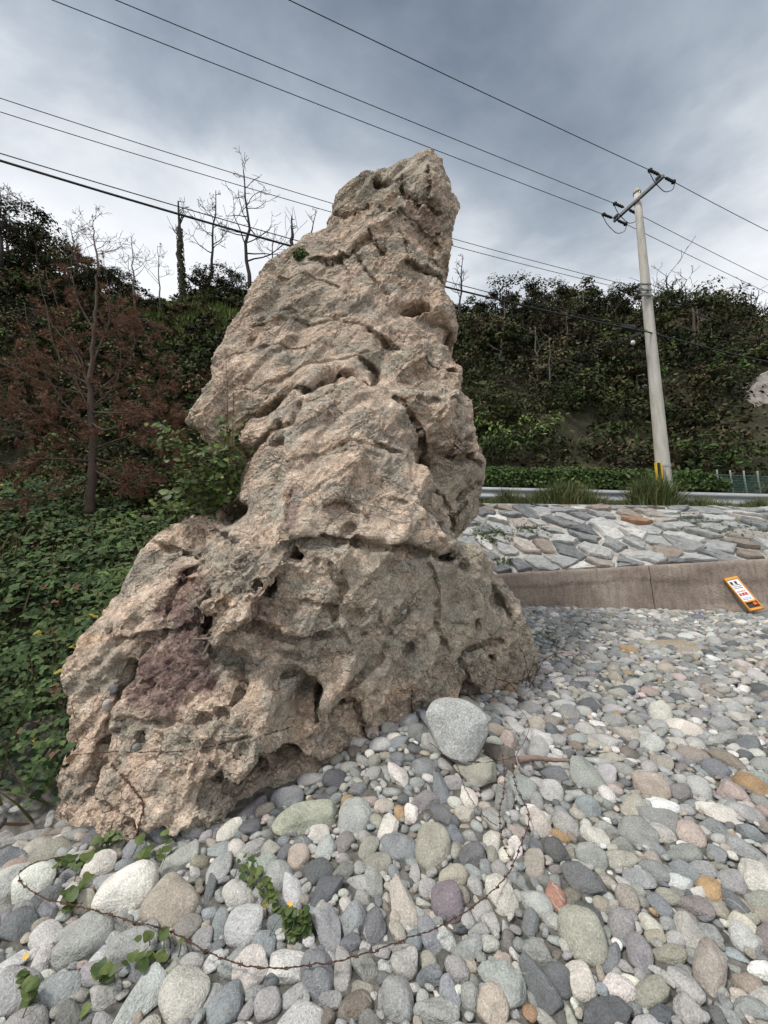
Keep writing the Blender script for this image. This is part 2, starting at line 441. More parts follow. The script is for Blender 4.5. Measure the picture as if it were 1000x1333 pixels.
# cracks, ledges and holes, each at its real place on the rock
def wl(pts): return [(lambda p: (p.x, p.z))(w_of(a, b)) for a, b in pts]
CR = [  # polyline, half width, depth, step (the side above/left of the line stands proud if > 0)
    ([(300,560),(312,545),(339,526),(358,511),(380,503),(406,507),(424,494),(445,485),(475,484)], .035, .30, 0),
    ([(303,578),(318,586),(333,575),(350,566),(366,562),(366,556)], .03, .20, .05),
    ([(395,520),(390,545),(384,560),(366,564)], .015, .07, 0),
    ([(372,570),(364,600),(360,640),(354,662)], .010, .03, 0),
    ([(515,515),(530,530),(541,545),(549,560),(553,580),(550,604)], .020, .18, 0),
    ([(545,600),(560,625),(578,648),(598,676),(606,694)], .04, .10, 0),
    ([(586,590),(600,596),(615,592),(632,600)], .03, .12, .06),
    ([(520,596),(505,582),(490,575)], .02, .08, 0),
    ([(525,405),(510,388),(495,375),(478,355),(465,335)], .016, .07, .03),
    ([(565,412),(580,420),(590,432)], .05, .22, .05),
    ([(432,276),(455,275),(466,266),(476,261)], .022, .11, .03),
    ([(488,236),(505,234),(520,240),(530,252),(545,262),(562,266),(574,275)], .03, .16, .05),
    ([(476,262),(500,272),(520,280),(540,290),(560,305),(575,318)], .018, .07, .03),
    ([(530,346),(548,352),(565,358),(580,362)], .03, .16, .12),
    ([(480,300),(483,315),(500,330)], .025, .09, .05),
    ([(405,342),(430,345),(455,335),(476,308)], .025, .08, .06),
    ([(370,709),(420,706),(455,705),(482,712),(530,716),(575,725),(600,722)], .028, .11, .05),
    ([(430,668),(455,664),(468,668)], .02, .06, .03),
    ([(508,655),(520,657),(530,660)], .012, .04, .02),
    ([(278,772),(272,790),(278,815),(284,851),(304,871),(314,897),(304,917)], .03, .14, 0),
    ([(255,690),(262,720),(252,735),(225,745)], .03, .14, .05),
    ([(225,745),(212,790),(205,830)], .02, .07, 0),
    ([(150,885),(140,905),(128,945),(119,970),(104,985)], .03, .17, 0),
    ([(119,970),(110,1010),(112,1040)], .04, .20, 0),
    ([(175,845),(150,885)], .02, .08, 0),
    ([(362,890),(380,882),(400,884),(412,895),(415,925)], .03, .15, .02),
    ([(416,928),(440,925),(458,922),(470,945),(478,965)], .022, .13, 0),
    ([(278,1017),(300,1020),(317,1014),(330,1004),(345,990),(362,980),(385,974)], .05, .20, .16),
    ([(245,940),(243,985),(242,1015)], .008, .03, 0),
    ([(322,930),(321,960),(323,985)], .010, .04, 0),
    ([(190,1060),(200,1075),(215,1085),(240,1085)], .03, .12, .08),
    ([(610,890),(602,860),(625,840),(655,835)], .03, .13, 0),
    ([(645,760),(660,790),(668,812)], .03, .14, 0),
    ([(500,600),(470,590),(440,585),(400,600)], .012, .035, .02),
    ([(405,650),(430,630),(450,618),(465,610)], .012, .035, .02),
    ([(390,785),(420,790),(440,800)], .02, .06, .03), ([(360,850),(395,860),(430,855)], .02, .06, .04),
    ([(560,735),(572,770),(565,810),(585,850)], .014, .06, .03), ([(430,735),(445,765),(436,800),(455,840)], .014, .06, .03),
    ([(470,460),(490,470),(484,490)], .03, .12, 0),
    ([(480,425),(500,440),(520,450)], .02, .08, .04), ([(330,425),(370,415),(410,420),(450,405)], .015, .05, .03),
    ([(300,430),(340,412),(380,402),(430,408),(470,420),(505,445),(530,470)], .010, .05, .02), ([(325,505),(360,490),(400,472),(440,462),(480,455)], .010, .05, .02),
    ([(600,480),(575,474),(560,466),(545,450)], .022, .10, .06), ([(400,598),(430,582),(455,575),(490,584),(520,594)], .010, .04, .015), ([(470,640),(500,628),(530,640)], .010, .03, .03),
    ([(140,835),(185,828),(230,820),(280,803)], .022, .08, .06), ([(165,932),(200,938),(240,935),(300,925)], .018, .07, .05), ([(250,962),(290,958),(335,948)], .014, .05, .04), ([(100,1045),(140,1040),(180,1042)], .018, .06, .05),
    ([(330,812),(360,826),(395,832),(430,825)], .022, .09, .06), ([(180,702),(215,715),(250,722)], .02, .07, .05),
    ([(440,905),(475,880),(500,850),(510,815),(540,790)], .014, .06, .03), ([(255,640),(275,690),(300,700)], .02, .07, .05), ([(380,640),(372,690),(385,715)], .014, .05, 0), ([(300,930),(285,960),(292,1000)], .014, .05, .03),
    ([(440,330),(455,360),(450,390)], .014, .05, .04), ([(520,300),(535,325),(532,345)], .014, .05, .04), ([(555,215),(560,240),(552,262)], .02, .07, .05), ([(570,300),(560,330),(575,345)], .02, .07, .04),
    ([(620,560),(600,575),(585,590)], .018, .08, .05), ([(640,620),(615,630),(598,650)], .02, .09, .05), ([(610,650),(598,668),(600,690)], .02, .08, .04), ([(545,520),(575,525),(605,520)], .014, .05, .04),
    ([(350,370),(400,360),(440,368)], .015, .04, .03), ([(300,455),(350,445),(400,448)], .012, .04, .02),
]
for pts, hw, dep, step in CR:
    d, side = line_dist(QX, QZ, wl(pts))
    dep2 = dep * (0.75 + 0.5 * fbm(P2, 4, 2, .5, 31))
    YF += dep2 * np.maximum(np.exp(-(d / hw)) * 1.15 - .12, 0)
    if step:
        fall = np.clip(1 - d / (hw * 8), 0, 1)
        YF -= 1.1 * step * fall * smooth(-0.4, 0.6, side)
HOLES = [(541,398,.20,.085,1.1),(387,723,.07,.05,.35),(350,766,.06,.05,.30),(400,908,.12,.12,.22),(462,801,.08,.04,.14),(529,846,.05,.04,.16),(621,812,.06,.04,.18),(647,783,.07,.06,.18),
         (176,968,.055,.05,.2),(300,665,.16,.10,.3),(553,602,.08,.08,.3),(470,820,.05,.03,.10),(605,735,.07,.04,.16),(585,726,.05,.04,.16),(146,884,.05,.07,.25),(375,978,.12,.05,.2),(320,1022,.10,.04,.15),
         (590,440,.12,.14,.35),(455,690,.05,.03,.1),(130,826,.05,.04,.15),(610,905,.12,.10,.2),(440,935,.08,.04,.12),(365,580,.08,.04,.2),(526,798,.035,.03,.09),(230,755,.08,.03,.12),(645,860,.05,.06,.15),(590,480,.06,.05,.12)]
HNZ = fbm(P2, 6.5, 3, .6, 133)
for px, py, rx, rz, dep in HOLES:
    p = w_of(px, py)
    ang = -0.35 if py < 500 else 0.0
    dx, dz = QX - p.x, QZ - p.z
    dx, dz = dx * math.cos(ang) - dz * math.sin(ang), dx * math.sin(ang) + dz * math.cos(ang)
    q = np.sqrt((dx / rx) ** 2 + (dz / rz) ** 2)
    q = q * (1 + .45 * HNZ)
    YF += dep * (1 - smooth(0.72, 1.08, q))
# rounded solid: front surface, outline and back
FR2 = YF.reshape(XX.shape).astype(np.float32); D2 = dout.reshape(XX.shape).astype(np.float32)
YB2 = YFB.reshape(XX.shape).astype(np.float32)
g1, g2 = np.gradient(FR2, H)
SL = 1 / np.sqrt(1 + np.minimum(g1 ** 2 + g2 ** 2, 4))
YY = gy[None, None, :]
RR = (0.09 + 0.27 * (1 - smooth(2.6, 5.2, gz)))[None, :, None].astype(np.float32)
aa = np.maximum((FR2[:, :, None] - YY) * SL[:, :, None], (YY - YB2[:, :, None] - 2.3) * 0.8) + RR
bb = (-D2[:, :, None] + RR)
phi = np.minimum(np.maximum(aa, bb), 0)
np.maximum(aa, 0, out=aa); bb = np.maximum(bb, 0)
phi += np.sqrt(aa * aa + bb * bb); phi -= RR            # axes: x, z, y
del g1, g2, aa
band = (np.abs(phi) < 0.19) & (YY < YB2[:, :, None] + 1.25)
TICK('phi')
bi = np.nonzero(band)
PB = np.stack([gx[bi[0]], gy[bi[2]], gz[bi[1]]], 1)
pxb, pyb, _ = project(PB)
lowm = smooth(640, 760, pyb + 0.12 * (pxb - 400)).astype(np.float32)           # the lower half is knobbly, the upper half slabby
wv = np.stack([fbm(PB, 1.6, 2, .5, 41), fbm(PB, 1.6, 2, .5, 42), fbm(PB, 1.6, 2, .5, 43)], 1) * 0.07
ROTJ = np.array(Matrix.Rotation(R(30), 3, 'Y') @ Matrix.Rotation(R(-24), 3, 'X'), np.float32)
PJ = (PB + wv) @ ROTJ.T
off = np.zeros(len(PB), np.float32)
am = smooth(-.35, .35, fbm(PB, .9, 2, .5, 76))
off += (0.19 * (1 - .8 * smooth(4.4, 5.4, PB[:, 2]))) * chisel(PJ, .85, 701, 4, .14, (1, 1, 1.6))
off += (.150 * (.45 + .75 * am)) * chisel(PJ, 2.1, 702, 4, .12, (1, 1, 1.8))
f1, f2, bv, rv = voronoi(PJ * np.array([3.6, 3.6, 5.2], np.float32), 5)
off += lowm * (0.046 * np.clip(0.62 - f1, -.3, .6) + .022 * rv[:, 0] - .026 * (1 - smooth(0.0, 0.10, f2 - f1)) * am)
off += 0.030 * fbm(PB, 1.3, 2, .5, 51)
phi[bi] -= off
del PB, PJ, wv, band

def surface_nets(phi, o, h):
    s = phi < 0
    nx, ny, nz = phi.shape
    c = np.zeros((nx - 1, ny - 1, nz - 1), np.int8)
    for a in (0, 1):
        for b in (0, 1):
            for d in (0, 1):
                c += s[a:nx - 1 + a, b:ny - 1 + b, d:nz - 1 + d]
    ci = np.nonzero((c > 0) & (c < 8))
    n = len(ci[0])
    idm = np.full(c.shape, -1, np.int32); idm[ci] = np.arange(n)
    acc = np.zeros((n, 3), np.float32); cnt = np.zeros(n, np.float32)
    val = {}
    for a in (0, 1):
        for b in (0, 1):
            for d in (0, 1):
                val[a, b, d] = phi[ci[0] + a, ci[1] + b, ci[2] + d]
    for ax in range(3):
        for u in (0, 1):
            for v in (0, 1):
                k0 = [0, 0, 0]; k1 = [0, 0, 0]
                oth = [i for i in range(3) if i != ax]
                k0[oth[0]] = k1[oth[0]] = u; k0[oth[1]] = k1[oth[1]] = v; k1[ax] = 1
                v0, v1 = val[tuple(k0)], val[tuple(k1)]
                m = (v0 < 0) != (v1 < 0)
                t = v0 / (v0 - v1 + 1e-12)
                pt = np.tile(np.array(k0, np.float32), (n, 1)); pt[:, ax] = t
                acc[m] += pt[m]; cnt[m] += 1
    V = acc / cnt[:, None] + np.stack(ci, 1)
    V = V * h + np.array(o, np.float32)
    quads = []
    for ax in range(3):
        oth = [i for i in range(3) if i != ax]
        sl0 = [slice(None)] * 3; sl1 = [slice(None)] * 3
        sl0[ax] = slice(0, -1); sl1[ax] = slice(1, None)
        for q in oth: sl0[q] = slice(1, -1); sl1[q] = slice(1, -1)
        e0, e1 = s[tuple(sl0)], s[tuple(sl1)]
        ii = list(np.nonzero(e0 != e1))
        flip = e0[tuple(ii)]
        for q in oth: ii[q] = ii[q] + 1
        def cell(du, dv):
            k = list(ii); k[oth[0]] = k[oth[0]] - du; k[oth[1]] = k[oth[1]] - dv
            return idm[tuple(k)]
        q = np.stack([cell(1, 1), cell(0, 1), cell(0, 0), cell(1, 0)], 1)
        fl = flip if ax != 1 else ~flip
        q[~fl] = q[~fl][:, ::-1]
        quads.append(q)
    return V, np.concatenate(quads)
TICK('pre nets')
V, Q = surface_nets(phi, (gx[0], gz[0], gy[0]), H)
V = V[:, [0, 2, 1]]; Q = Q[:, ::-1]           # back to x, y, z
del phi
def largest_part(V, Q):
    lab = np.arange(len(V))
    for _ in range(400):
        m = lab[Q].min(1); new = lab.copy()
        np.minimum.at(new, Q.ravel(), np.repeat(m, 4))
        new = new[new]
        if (new == lab).all(): break
        lab = new
    u, c = np.unique(lab, return_counts=True)
    keep = lab == u[c.argmax()]
    ren = np.cumsum(keep) - 1
    return V[keep], ren[Q[keep[Q[:, 0]]]]
TICK('nets')
V, Q = largest_part(V, Q)
def subdivide(V, Q):
    E = np.stack([Q, np.roll(Q, -1, 1)], 2).reshape(-1, 2); E.sort(axis=1)
    key = E[:, 0].astype(np.int64) * len(V) + E[:, 1]
    u, inv = np.unique(key, return_inverse=True)
    ev = (V[u // len(V)] + V[u % len(V)]) / 2
    fc = V[Q].mean(1)
    n0, n1 = len(V), len(V) + len(u)
    e = inv.reshape(-1, 4) + n0
    c = np.arange(len(Q)) + n1
    q = np.stack([np.stack([Q[:, k], e[:, k], c, e[:, (k - 1) % 4]], 1) for k in range(4)], 1).reshape(-1, 4)
    return np.concatenate([V, ev, fc]), q
def relax(V, Q, it=1, f=0.5):
    for _ in range(it):
        s = np.zeros_like(V); c = np.zeros(len(V), np.float32)
        for k in range(4):
            a, b = Q[:, k], Q[:, (k + 1) % 4]
            np.add.at(s, a, V[b]); np.add.at(c, a, 1)
            np.add.at(s, b, V[a]); np.add.at(c, b, 1)
        V = V * (1 - f) + f * s / np.maximum(c, 1)[:, None] if not (c == 0).any() else np.where(c[:, None] > 0, V * (1 - f) + f * s / np.maximum(c, 1)[:, None], V)
    return V
def normals(V, Q):
    n = np.cross(V[Q[:, 2]] - V[Q[:, 0]], V[Q[:, 3]] - V[Q[:, 1]])
    s = np.zeros_like(V)
    for k in range(4): np.add.at(s, Q[:, k], n)
    return s / (np.linalg.norm(s, axis=1)[:, None] + 1e-12)
TICK('largest')
V = relax(V, Q, 1, 0.15)
# only the side towards the beach is subdivided finely; the back keeps the coarse cells
_n = normals(V, Q); _fc = V - np.array([0, 0, CAMZ], np.float32)
_front = (_n * _fc).sum(1) < 0.42 * np.linalg.norm(_fc, axis=1)
_fq = _front[Q].any(1)
QB = Q[~_fq]                                   # coarse faces of the far side
V, Q = subdivide(V, Q[_fq])
_pin = np.zeros(len(V), bool); _pin[np.unique(QB)] = True
_keep = V.copy(); V = relax(V, Q, 1, 0.3); V[_pin | ~np.isfinite(V).all(1)] = _keep[_pin | ~np.isfinite(V).all(1)]
V = V.astype(np.float32)
NV = normals(V, Q)
TICK('sub')
px_, py_, _ = project(V)
from_cam = V - np.array([0, 0, CAMZ], np.float32)
VIS = np.nonzero((NV * from_cam).sum(1) < 0.25 * np.linalg.norm(from_cam, axis=1))[0]
W = V[VIS]
lowv = smooth(640, 760, py_[VIS] + 0.12 * (px_[VIS] - 400)).astype(np.float32)
wq = 0.03 * np.stack([fbm(W, 5, 2, .5, 81), fbm(W, 5, 2, .5, 82), fbm(W, 5, 2, .5, 83)], 1).astype(np.float32)
PJ = (W + wq) @ ROTJ.T
f1, f2, bv, rv = voronoi(PJ * np.array([9, 9, 14], np.float32), 8)
msk = smooth(-.25, .25, fbm(W, 2.0, 2, .5, 79))
_sl = 1 - .55 * smooth(-18, 18, poly_sdf(px_[VIS], py_[VIS], [(330, 520), (390, 505), (530, 500), (600, 690), (560, 705), (380, 700), (330, 640)])).astype(np.float32)
rgh = (.35 + 1.0 * smooth(-.3, .3, fbm(W, .8, 2, .5, 171))).astype(np.float32) * _sl
disp = 0.034 * (.35 + .8 * msk) * chisel(PJ, 9.5, 711, 4, .3, (1, 1, 1.7)) + 0.016 * chisel(PJ, 21, 712, 4, .3, (1, 1, 1.5)) + .007 * chisel(PJ, 44, 713, 3, .3)
disp += lowv * (.006 * rv[:, 1] + 0.026 * np.clip(.6 - f1, -.2, .6) - .010 * (1 - smooth(0, .10, f2 - f1)) * msk)
disp += 0.007 * fbm(W, 8, 3, .6, 91)
disp *= rgh
disp += .058 * (.45 + .55 * rgh) * (1.2 - .75 * msk) * chisel(W @ ROTJ.T, 4.6, 703, 5, .12, (1, 1, 1.8))
# foliation: thin plates that step down the slabs
st_ = fbm(W @ ROTJ.T * np.array([.5, .5, 3.2], np.float32), 2.2, 3, .55, 94) * 7
disp += (0.015 * (1 - .8 * lowv)) * (st_ - np.floor(st_) - .5) * smooth(-.2, .3, fbm(W, 1.2, 2, .5, 93))
# joints
jn = np.abs(perlin(PJ * np.array([.9, .9, 3.6], np.float32), 95)); disp -= 0.020 * (1 - smooth(0, .03, jn)) * smooth(-.1, .25, fbm(W, 1.3, 2, .5, 96))
jn = np.abs(perlin(PJ * np.array([3.2, 3.2, 1.0], np.float32), 97)); disp -= 0.014 * (1 - smooth(0, .03, jn)) * smooth(0, .35, fbm(W, 1.6, 2, .5, 98))
# pits
f1, f2, bv, rv = voronoi((W + wq) * np.float32(7.0), 19)
disp -= 0.05 * (1 - smooth(.10, .30, f1)) * (rv[:, 0] > .45) * smooth(-.1, .3, fbm(W, 1.7, 2, .5, 99)) * (.25 + .75 * lowv)
# the traced cracks once more, sharp
wxq = W[:, 0] + wq[:, 0] * 1.2; wzq = W[:, 2] + wq[:, 2] * 1.2
for pts, hw, dep, step in CR:
    w2 = wl(pts); lo = np.min(w2, 0) - .1; hi = np.max(w2, 0) + .1
    k = np.nonzero((wxq > lo[0]) & (wxq < hi[0]) & (wzq > lo[1]) & (wzq < hi[1]))[0]
    if not len(k): continue
    d, _s = line_dist(wxq[k], wzq[k], w2)
    disp[k] -= min(.07, dep * .6) * np.exp(-(d / .014) ** 2)
V[VIS] += NV[VIS] * disp[:, None].astype(np.float32)
TICK('disp')
Q = np.concatenate([Q, QB])
rock_me = mesh_np('rock_tower', V, Q, False)
# stains and lichen, fixed to the stone
_w1, _w2, _w3 = fbm(W, 3.2, 4, .6, 201), fbm(W, 3.2, 4, .6, 202), fbm(W, 2.6, 5, .6, 215)
_pu, _pv = px_[VIS], py_[VIS]
def blotch(poly, soft, seed, amp, sc=2.2):
    xs = [p[0] for p in poly]; ys = [p[1] for p in poly]; e = amp + soft + 5
    res = np.zeros(len(W))
    k = np.nonzero((_pu > min(xs) - e) & (_pu < max(xs) + e) & (_pv > min(ys) - e) & (_pv < max(ys) + e))[0]
    d = poly_sdf(_pu[k] + amp * _w1[k], _pv[k] + amp * _w2[k], poly)
    res[k] = smooth(-soft, soft, d)
    return res
maroon = np.maximum.reduce([blotch([(222,742),(252,752),(258,800),(272,850),(285,900),(225,920),(170,930),(150,900),(180,870),(205,830),(210,780)], 16, 201, 55, 3),
                            0.8 * blotch([(378,628),(392,640),(388,690),(370,695)], 6, 203, 18, 4), 0.7 * blotch([(335,775),(365,790),(360,840),(320,830)], 10, 205, 40, 4),
                            0.45 * blotch([(535,265),(575,280),(560,310),(528,300)], 12, 207, 25, 4)])
lichen = np.maximum.reduce([blotch([(362,596),(370,590),(371,615),(365,640),(367,668),(352,672),(354,645),(360,620)], 3, 211, 14, 6), 0.8 * blotch([(370,560),(392,556),(395,580),(384,590),(368,582)], 5, 213, 18, 6),
                            .7 * smooth(.28, .42, _w3) * (_pv < 760)])
grey = np.clip(0.85 * blotch([(350,365),(470,330),(420,410),(360,420)], 30, 221, 60) + 0.9 * blotch([(430,250),(560,195),(560,230),(480,262),(432,275)], 14, 223, 20)
               + .8 * blotch([(600,700),(720,760),(720,930),(600,900),(570,760)], 30, 225, 50) + .9 * blotch([(555,590),(640,600),(640,700),(590,700)], 12, 227, 20)
               + .6 * blotch([(400,690),(620,720),(600,900),(430,880)], 40, 229, 90), 0, 1)
TICK('mask')
MASK = np.zeros((len(V), 3)); MASK[VIS] = np.stack([maroon, lichen, grey], 1)
vcol(rock_me, 'stain', MASK)

m, nt_, b = new_mat('pink granite')
P = POS(nt_)
st = N(nt_, 'ShaderNodeSeparateColor'); L(nt_, ATTR(nt_, 'stain'), st.inputs[0])
big = NOISE(nt_, P, 1.5, 5, 0.64, 0.9)
mid = NOISE(nt_, P, 6.5, 5, 0.72, 0.5)
c = RAMP(nt_, big, [(0.30, (0.215, 0.185, 0.150)), (0.42, (0.34, 0.275, 0.22)), (0.50, (0.46, 0.345, 0.27)), (0.57, (0.53, 0.40, 0.32)), (0.64, (0.47, 0.40, 0.33)), (0.74, (0.31, 0.285, 0.24))])
c2 = RAMP(nt_, mid, [(0.33, (0.10, 0.082, 0.066)), (0.42, (0.27, 0.215, 0.17)), (0.50, (0.47, 0.36, 0.285)), (0.58, (0.62, 0.49, 0.395)), (0.68, (0.78, 0.70, 0.61))])
c = MIX(nt_, 0.52, c, c2)
wth = RAMP(nt_, NOISE(nt_, MAPPING(nt_, P, rot=(0, R(25), 0), scale=(1, 1, 1.9)), 2.1, 6, .65, .7), [(0.47, 0.0), (0.58, 0.8)])
c = MIX(nt_, wth, c, MIX(nt_, mid, (0.17, 0.155, 0.13), (0.40, 0.365, 0.31)))
och = RAMP(nt_, NOISE(nt_, P, 2.7, 6, .62, .8), [(0.58, 0.0), (0.70, 0.5)])
c = MIX(nt_, och, c, MIX(nt_, mid, (0.34, 0.20, 0.10), (0.56, 0.36, 0.22)))
c = MIX(nt_, MATH(nt_, 'MULTIPLY', st.outputs[2], 0.62), c, MIX(nt_, mid, (0.19, 0.175, 0.14), (0.46, 0.42, 0.35)))
mg = RAMP(nt_, NOISE(nt_, P, 14, 4, .7), [(0.35, 0.55), (0.62, 1.0)])
c = MIX(nt_, MATH(nt_, 'MULTIPLY', st.outputs[0], MATH(nt_, 'MULTIPLY', mg, 0.9)), c, (0.105, 0.058, 0.062))
lg = RAMP(nt_, NOISE(nt_, P, 30, 3, .7), [(0.38, 0.2), (0.55, 1.0)])
c = MIX(nt_, MATH(nt_, 'MULTIPLY', st.outputs[1], MATH(nt_, 'MULTIPLY', lg, 0.75)), c, (0.36, 0.37, 0.33))
# mineral grain
vo = N(nt_, 'ShaderNodeTexVoronoi'); vo.inputs['Scale'].default_value = 120; L(nt_, P, vo.inputs['Vector'])
sepv = N(nt_, 'ShaderNodeSeparateColor'); L(nt_, vo.outputs['Color'], sepv.inputs[0])
gr = RAMP(nt_, sepv.outputs[0], [(0.0, 0.55), (0.12, 0.62), (0.16, 0.92), (0.7, 1.02), (0.86, 1.12), (0.9, 1.4)])
vo2 = N(nt_, 'ShaderNodeTexVoronoi'); vo2.inputs['Scale'].default_value = 38; L(nt_, P, vo2.inputs['Vector'])
sepv2 = N(nt_, 'ShaderNodeSeparateColor'); L(nt_, vo2.outputs['Color'], sepv2.inputs[0])
gr2 = RAMP(nt_, sepv2.outputs[1], [(0.0, 0.82), (0.2, 0.95), (0.75, 1.0), (1.0, 1.15)])
c = MIX(nt_, 0.85, c, gr, 'MULTIPLY')
c = MIX(nt_, 0.9, c, gr2, 'MULTIPLY')
dk = RAMP(nt_, NOISE(nt_, MAPPING(nt_, P, rot=(0, R(28), 0), scale=(1, 1, 3)), 5, 6, .7, 1.2), [(0.30, 0.45), (0.42, 1.0)])
c = MIX(nt_, 0.8, c, dk, 'MULTIPLY')
L(nt_, c, b.inputs['Base Color'])
b.inputs['Roughness'].default_value = 0.92; b.inputs['Specular IOR Level'].default_value = 0.2
# hairline joints: a broken network along the bedding, its crack shade painted dark
vj = N(nt_, 'ShaderNodeTexVoronoi'); vj.feature = 'DISTANCE_TO_EDGE'; vj.inputs['Scale'].default_value = 5.5
wv_ = N(nt_, 'ShaderNodeVectorMath', operation='ADD'); nz_ = NOISE(nt_, P, 5, 4, .6, 0, 1); wsc = N(nt_, 'ShaderNodeVectorMath', operation='SCALE'); L(nt_, nz_, wsc.inputs[0]); wsc.inputs['Scale'].default_value = .22
L(nt_, P, wv_.inputs[0]); L(nt_, wsc.outputs[0], wv_.inputs[1])
L(nt_, MAPPING(nt_, wv_.outputs[0], rot=(R(-20), R(30), 0), scale=(1, 1, 2.6)), vj.inputs['Vector'])
jl = RAMP(nt_, vj.outputs['Distance'], [(0.0, 0.0), (0.035, 1.0)])
jm = RAMP(nt_, NOISE(nt_, P, 3.1, 4, .6), [(0.44, 1.0), (0.56, 0.0)])
joint = MATH(nt_, 'MAXIMUM', jl, jm)
hgt = MATH(nt_, 'ADD', MATH(nt_, 'MULTIPLY', NOISE(nt_, P, 46, 4, .78, .5), 1.0), MATH(nt_, 'MULTIPLY', vo.outputs['Distance'], 0.35))
n0 = BUMP(nt_, None, MATH(nt_, 'ADD', NOISE(nt_, P, 13, 5, .72, .8), MATH(nt_, 'MULTIPLY', joint, .35)), 0.85, 0.04)
BUMP(nt_, b, hgt, 0.7, 0.013, n0)
c = MIX(nt_, 1.0, c, (1.19, 1.20, 1.17), 'MULTIPLY')
c = MIX(nt_, .75, c, RAMP(nt_, joint, [(0, .30), (1, 1.0)]), 'MULTIPLY')
L(nt_, c, b.inputs['Base Color'])
ROCKMAT = m
rock = obj('rock_tower', rock_me, m)
tag(rock, 'tall weathered pink granite rock tower rising from the cobble beach', 'rock')
TICK('rock')
# ------------------------------------------------------------------ ground, road and hill
def lin(x, xa, va, xb, vb): return va + (vb - va) * (x - xa) / (xb - xa)
def solve_on(px, py, yfun, x0=4.0):
    x = x0
    for _ in range(30):
        p = at(px, py, yfun(x)); x = 0.5 * x + 0.5 * p.x
    return at(px, py, yfun(x))
REV = 2.15                                           # plan depth of the stone slope
WT_A, WT_B = solve_on(665, 746, wall_y), solve_on(1000, 727, wall_y)
RT_A, RT_B = solve_on(622, 657, lambda x: wall_y(x) + REV), solve_on(1000, 663, lambda x: wall_y(x) + REV)
def wall_top(x): return lin(np.clip(x, -1.0, 13), WT_A.x, WT_A.z, WT_B.x, WT_B.z)
def road_z(x): return lin(np.clip(x, -9, 16), RT_A.x, RT_A.z, RT_B.x, RT_B.z)
SKY_T = np.array([(-200, 330), (0, 352), (100, 382), (200, 400), (260, 394), (330, 392), (450, 405), (600, 432), (700, 428), (850, 432), (1000, 442), (1200, 450)], float)
def hill_z(x, y):
    y = np.maximum(y, 1.0)
    th = x / y
    yh = wall_y(np.clip(x, -30, 24)) + REV + 5.2
    yh = np.clip(yh, 11.5, 20)
    yr = np.interp(th, [-1.3, -0.5, 0.1, 0.6, 1.2], [27, 30, 34, 36, 36])
    pxa = 500 + F * th / 1.09
    pya = np.interp(pxa, SKY_T[:, 0], SKY_T[:, 1])
    b = -(pya - 666.5) / F
    zr = CAMZ + yr * (SP + b * CP) / (CP - b * SP)
    s = np.clip((y - yh) / (yr - yh), 0, None)
    prof = np.where(s < 1, 1 - (1 - np.minimum(s, 1)) ** 1.25, 1 - 0.10 * (s - 1))
    z0 = road_z(x)
    h = z0 + (zr - z0) * prof
    return np.where(y > yh, h, -50), s
def terrain(x, y, bumps=True):
    x = np.asarray(x, float); y = np.asarray(y, float)
    zb = beach_z(x, y)
    yw = wall_y(x)
    rz = road_z(x)
    # right: the stone slope's bed; left: the overgrown bank
    zs = lin(y, yw + 0.3, wall_top(x) - 0.14, yw + REV, rz - 0.10)
    zr_ = np.where(y < yw + 0.12, zb, np.where(y < yw + 0.3, zb + (zs - zb) * (y - yw - .12) / .18, np.minimum(zs, rz - 0.06)))
    ze = 0.10 + 0.46 * (y - 3.05) + 0.10 * np.sin(x * 1.7 + y) - 0.05 * (x + 3)
    zl = np.maximum(zb, np.minimum(ze, rz - 0.06))
    t = smooth(-1.6, 1.0, x - (y - 6) * 0.05)
    z = zl * (1 - t) + zr_ * t
    hz, s = hill_z(x, y)
    if bumps:
        q = np.stack([x.ravel(), y.ravel(), np.zeros(x.size)], 1)
        bmp = (fbm(q, 0.16, 3, .5, 301) * 1.3 + fbm(q, 0.55, 2, .5, 305) * 0.35).reshape(x.shape)
        hz = hz + bmp * np.clip(s * 6, 0, 1)
    return np.maximum(z, hz)
def sheet(name, xs, ys, zfun, mat, kind='structure'):
    X, Y = np.meshgrid(xs, ys, indexing='ij')
    Z = zfun(X, Y)
    i = np.arange(X.size).reshape(X.shape)
    q = np.stack([i[:-1, :-1], i[1:, :-1], i[1:, 1:], i[:-1, 1:]], -1).reshape(-1, 4)
    me = mesh_np(name, np.stack([X, Y, Z], -1).reshape(-1, 3), q)
    return obj(name, me, mat, kind=kind), me, X, Y, Z

mg_, nt_, b = new_mat('ground')
P = POS(nt_)
zone = N(nt_, 'ShaderNodeSeparateColor'); L(nt_, ATTR(nt_, 'zone'), zone.inputs[0])
n1_ = NOISE(nt_, P, 0.9, 7, .65); n2_ = NOISE(nt_, P, 12, 6, .7)
gravel = RAMP(nt_, n2_, [(0.3, (0.05, 0.048, 0.042)), (0.5, (0.13, 0.125, 0.11)), (0.7, (0.24, 0.23, 0.21))])
soil = RAMP(nt_, n1_, [(0.3, (0.020, 0.018, 0.011)), (0.5, (0.035, 0.034, 0.016)), (0.62, (0.045, 0.050, 0.020)), (0.75, (0.085, 0.055, 0.032))])
L(nt_, MIX(nt_, zone.outputs[0], gravel, soil), b.inputs['Base Color'])
BUMP(nt_, b, n2_, 0.8, 0.05)
xs = np.concatenate([np.linspace(-400, -45, 14), np.linspace(-42, -10, 45), np.linspace(-9.8, 14, 110), np.linspace(14.5, 50, 45), np.linspace(55, 420, 14)])
ys = np.concatenate([np.linspace(-300, -3, 10), np.linspace(-2, 14, 100), np.linspace(14.3, 46, 64), np.linspace(48, 600, 16)])
ground, gme, GX, GY, GZ = sheet('ground', xs, ys, terrain, mg_)
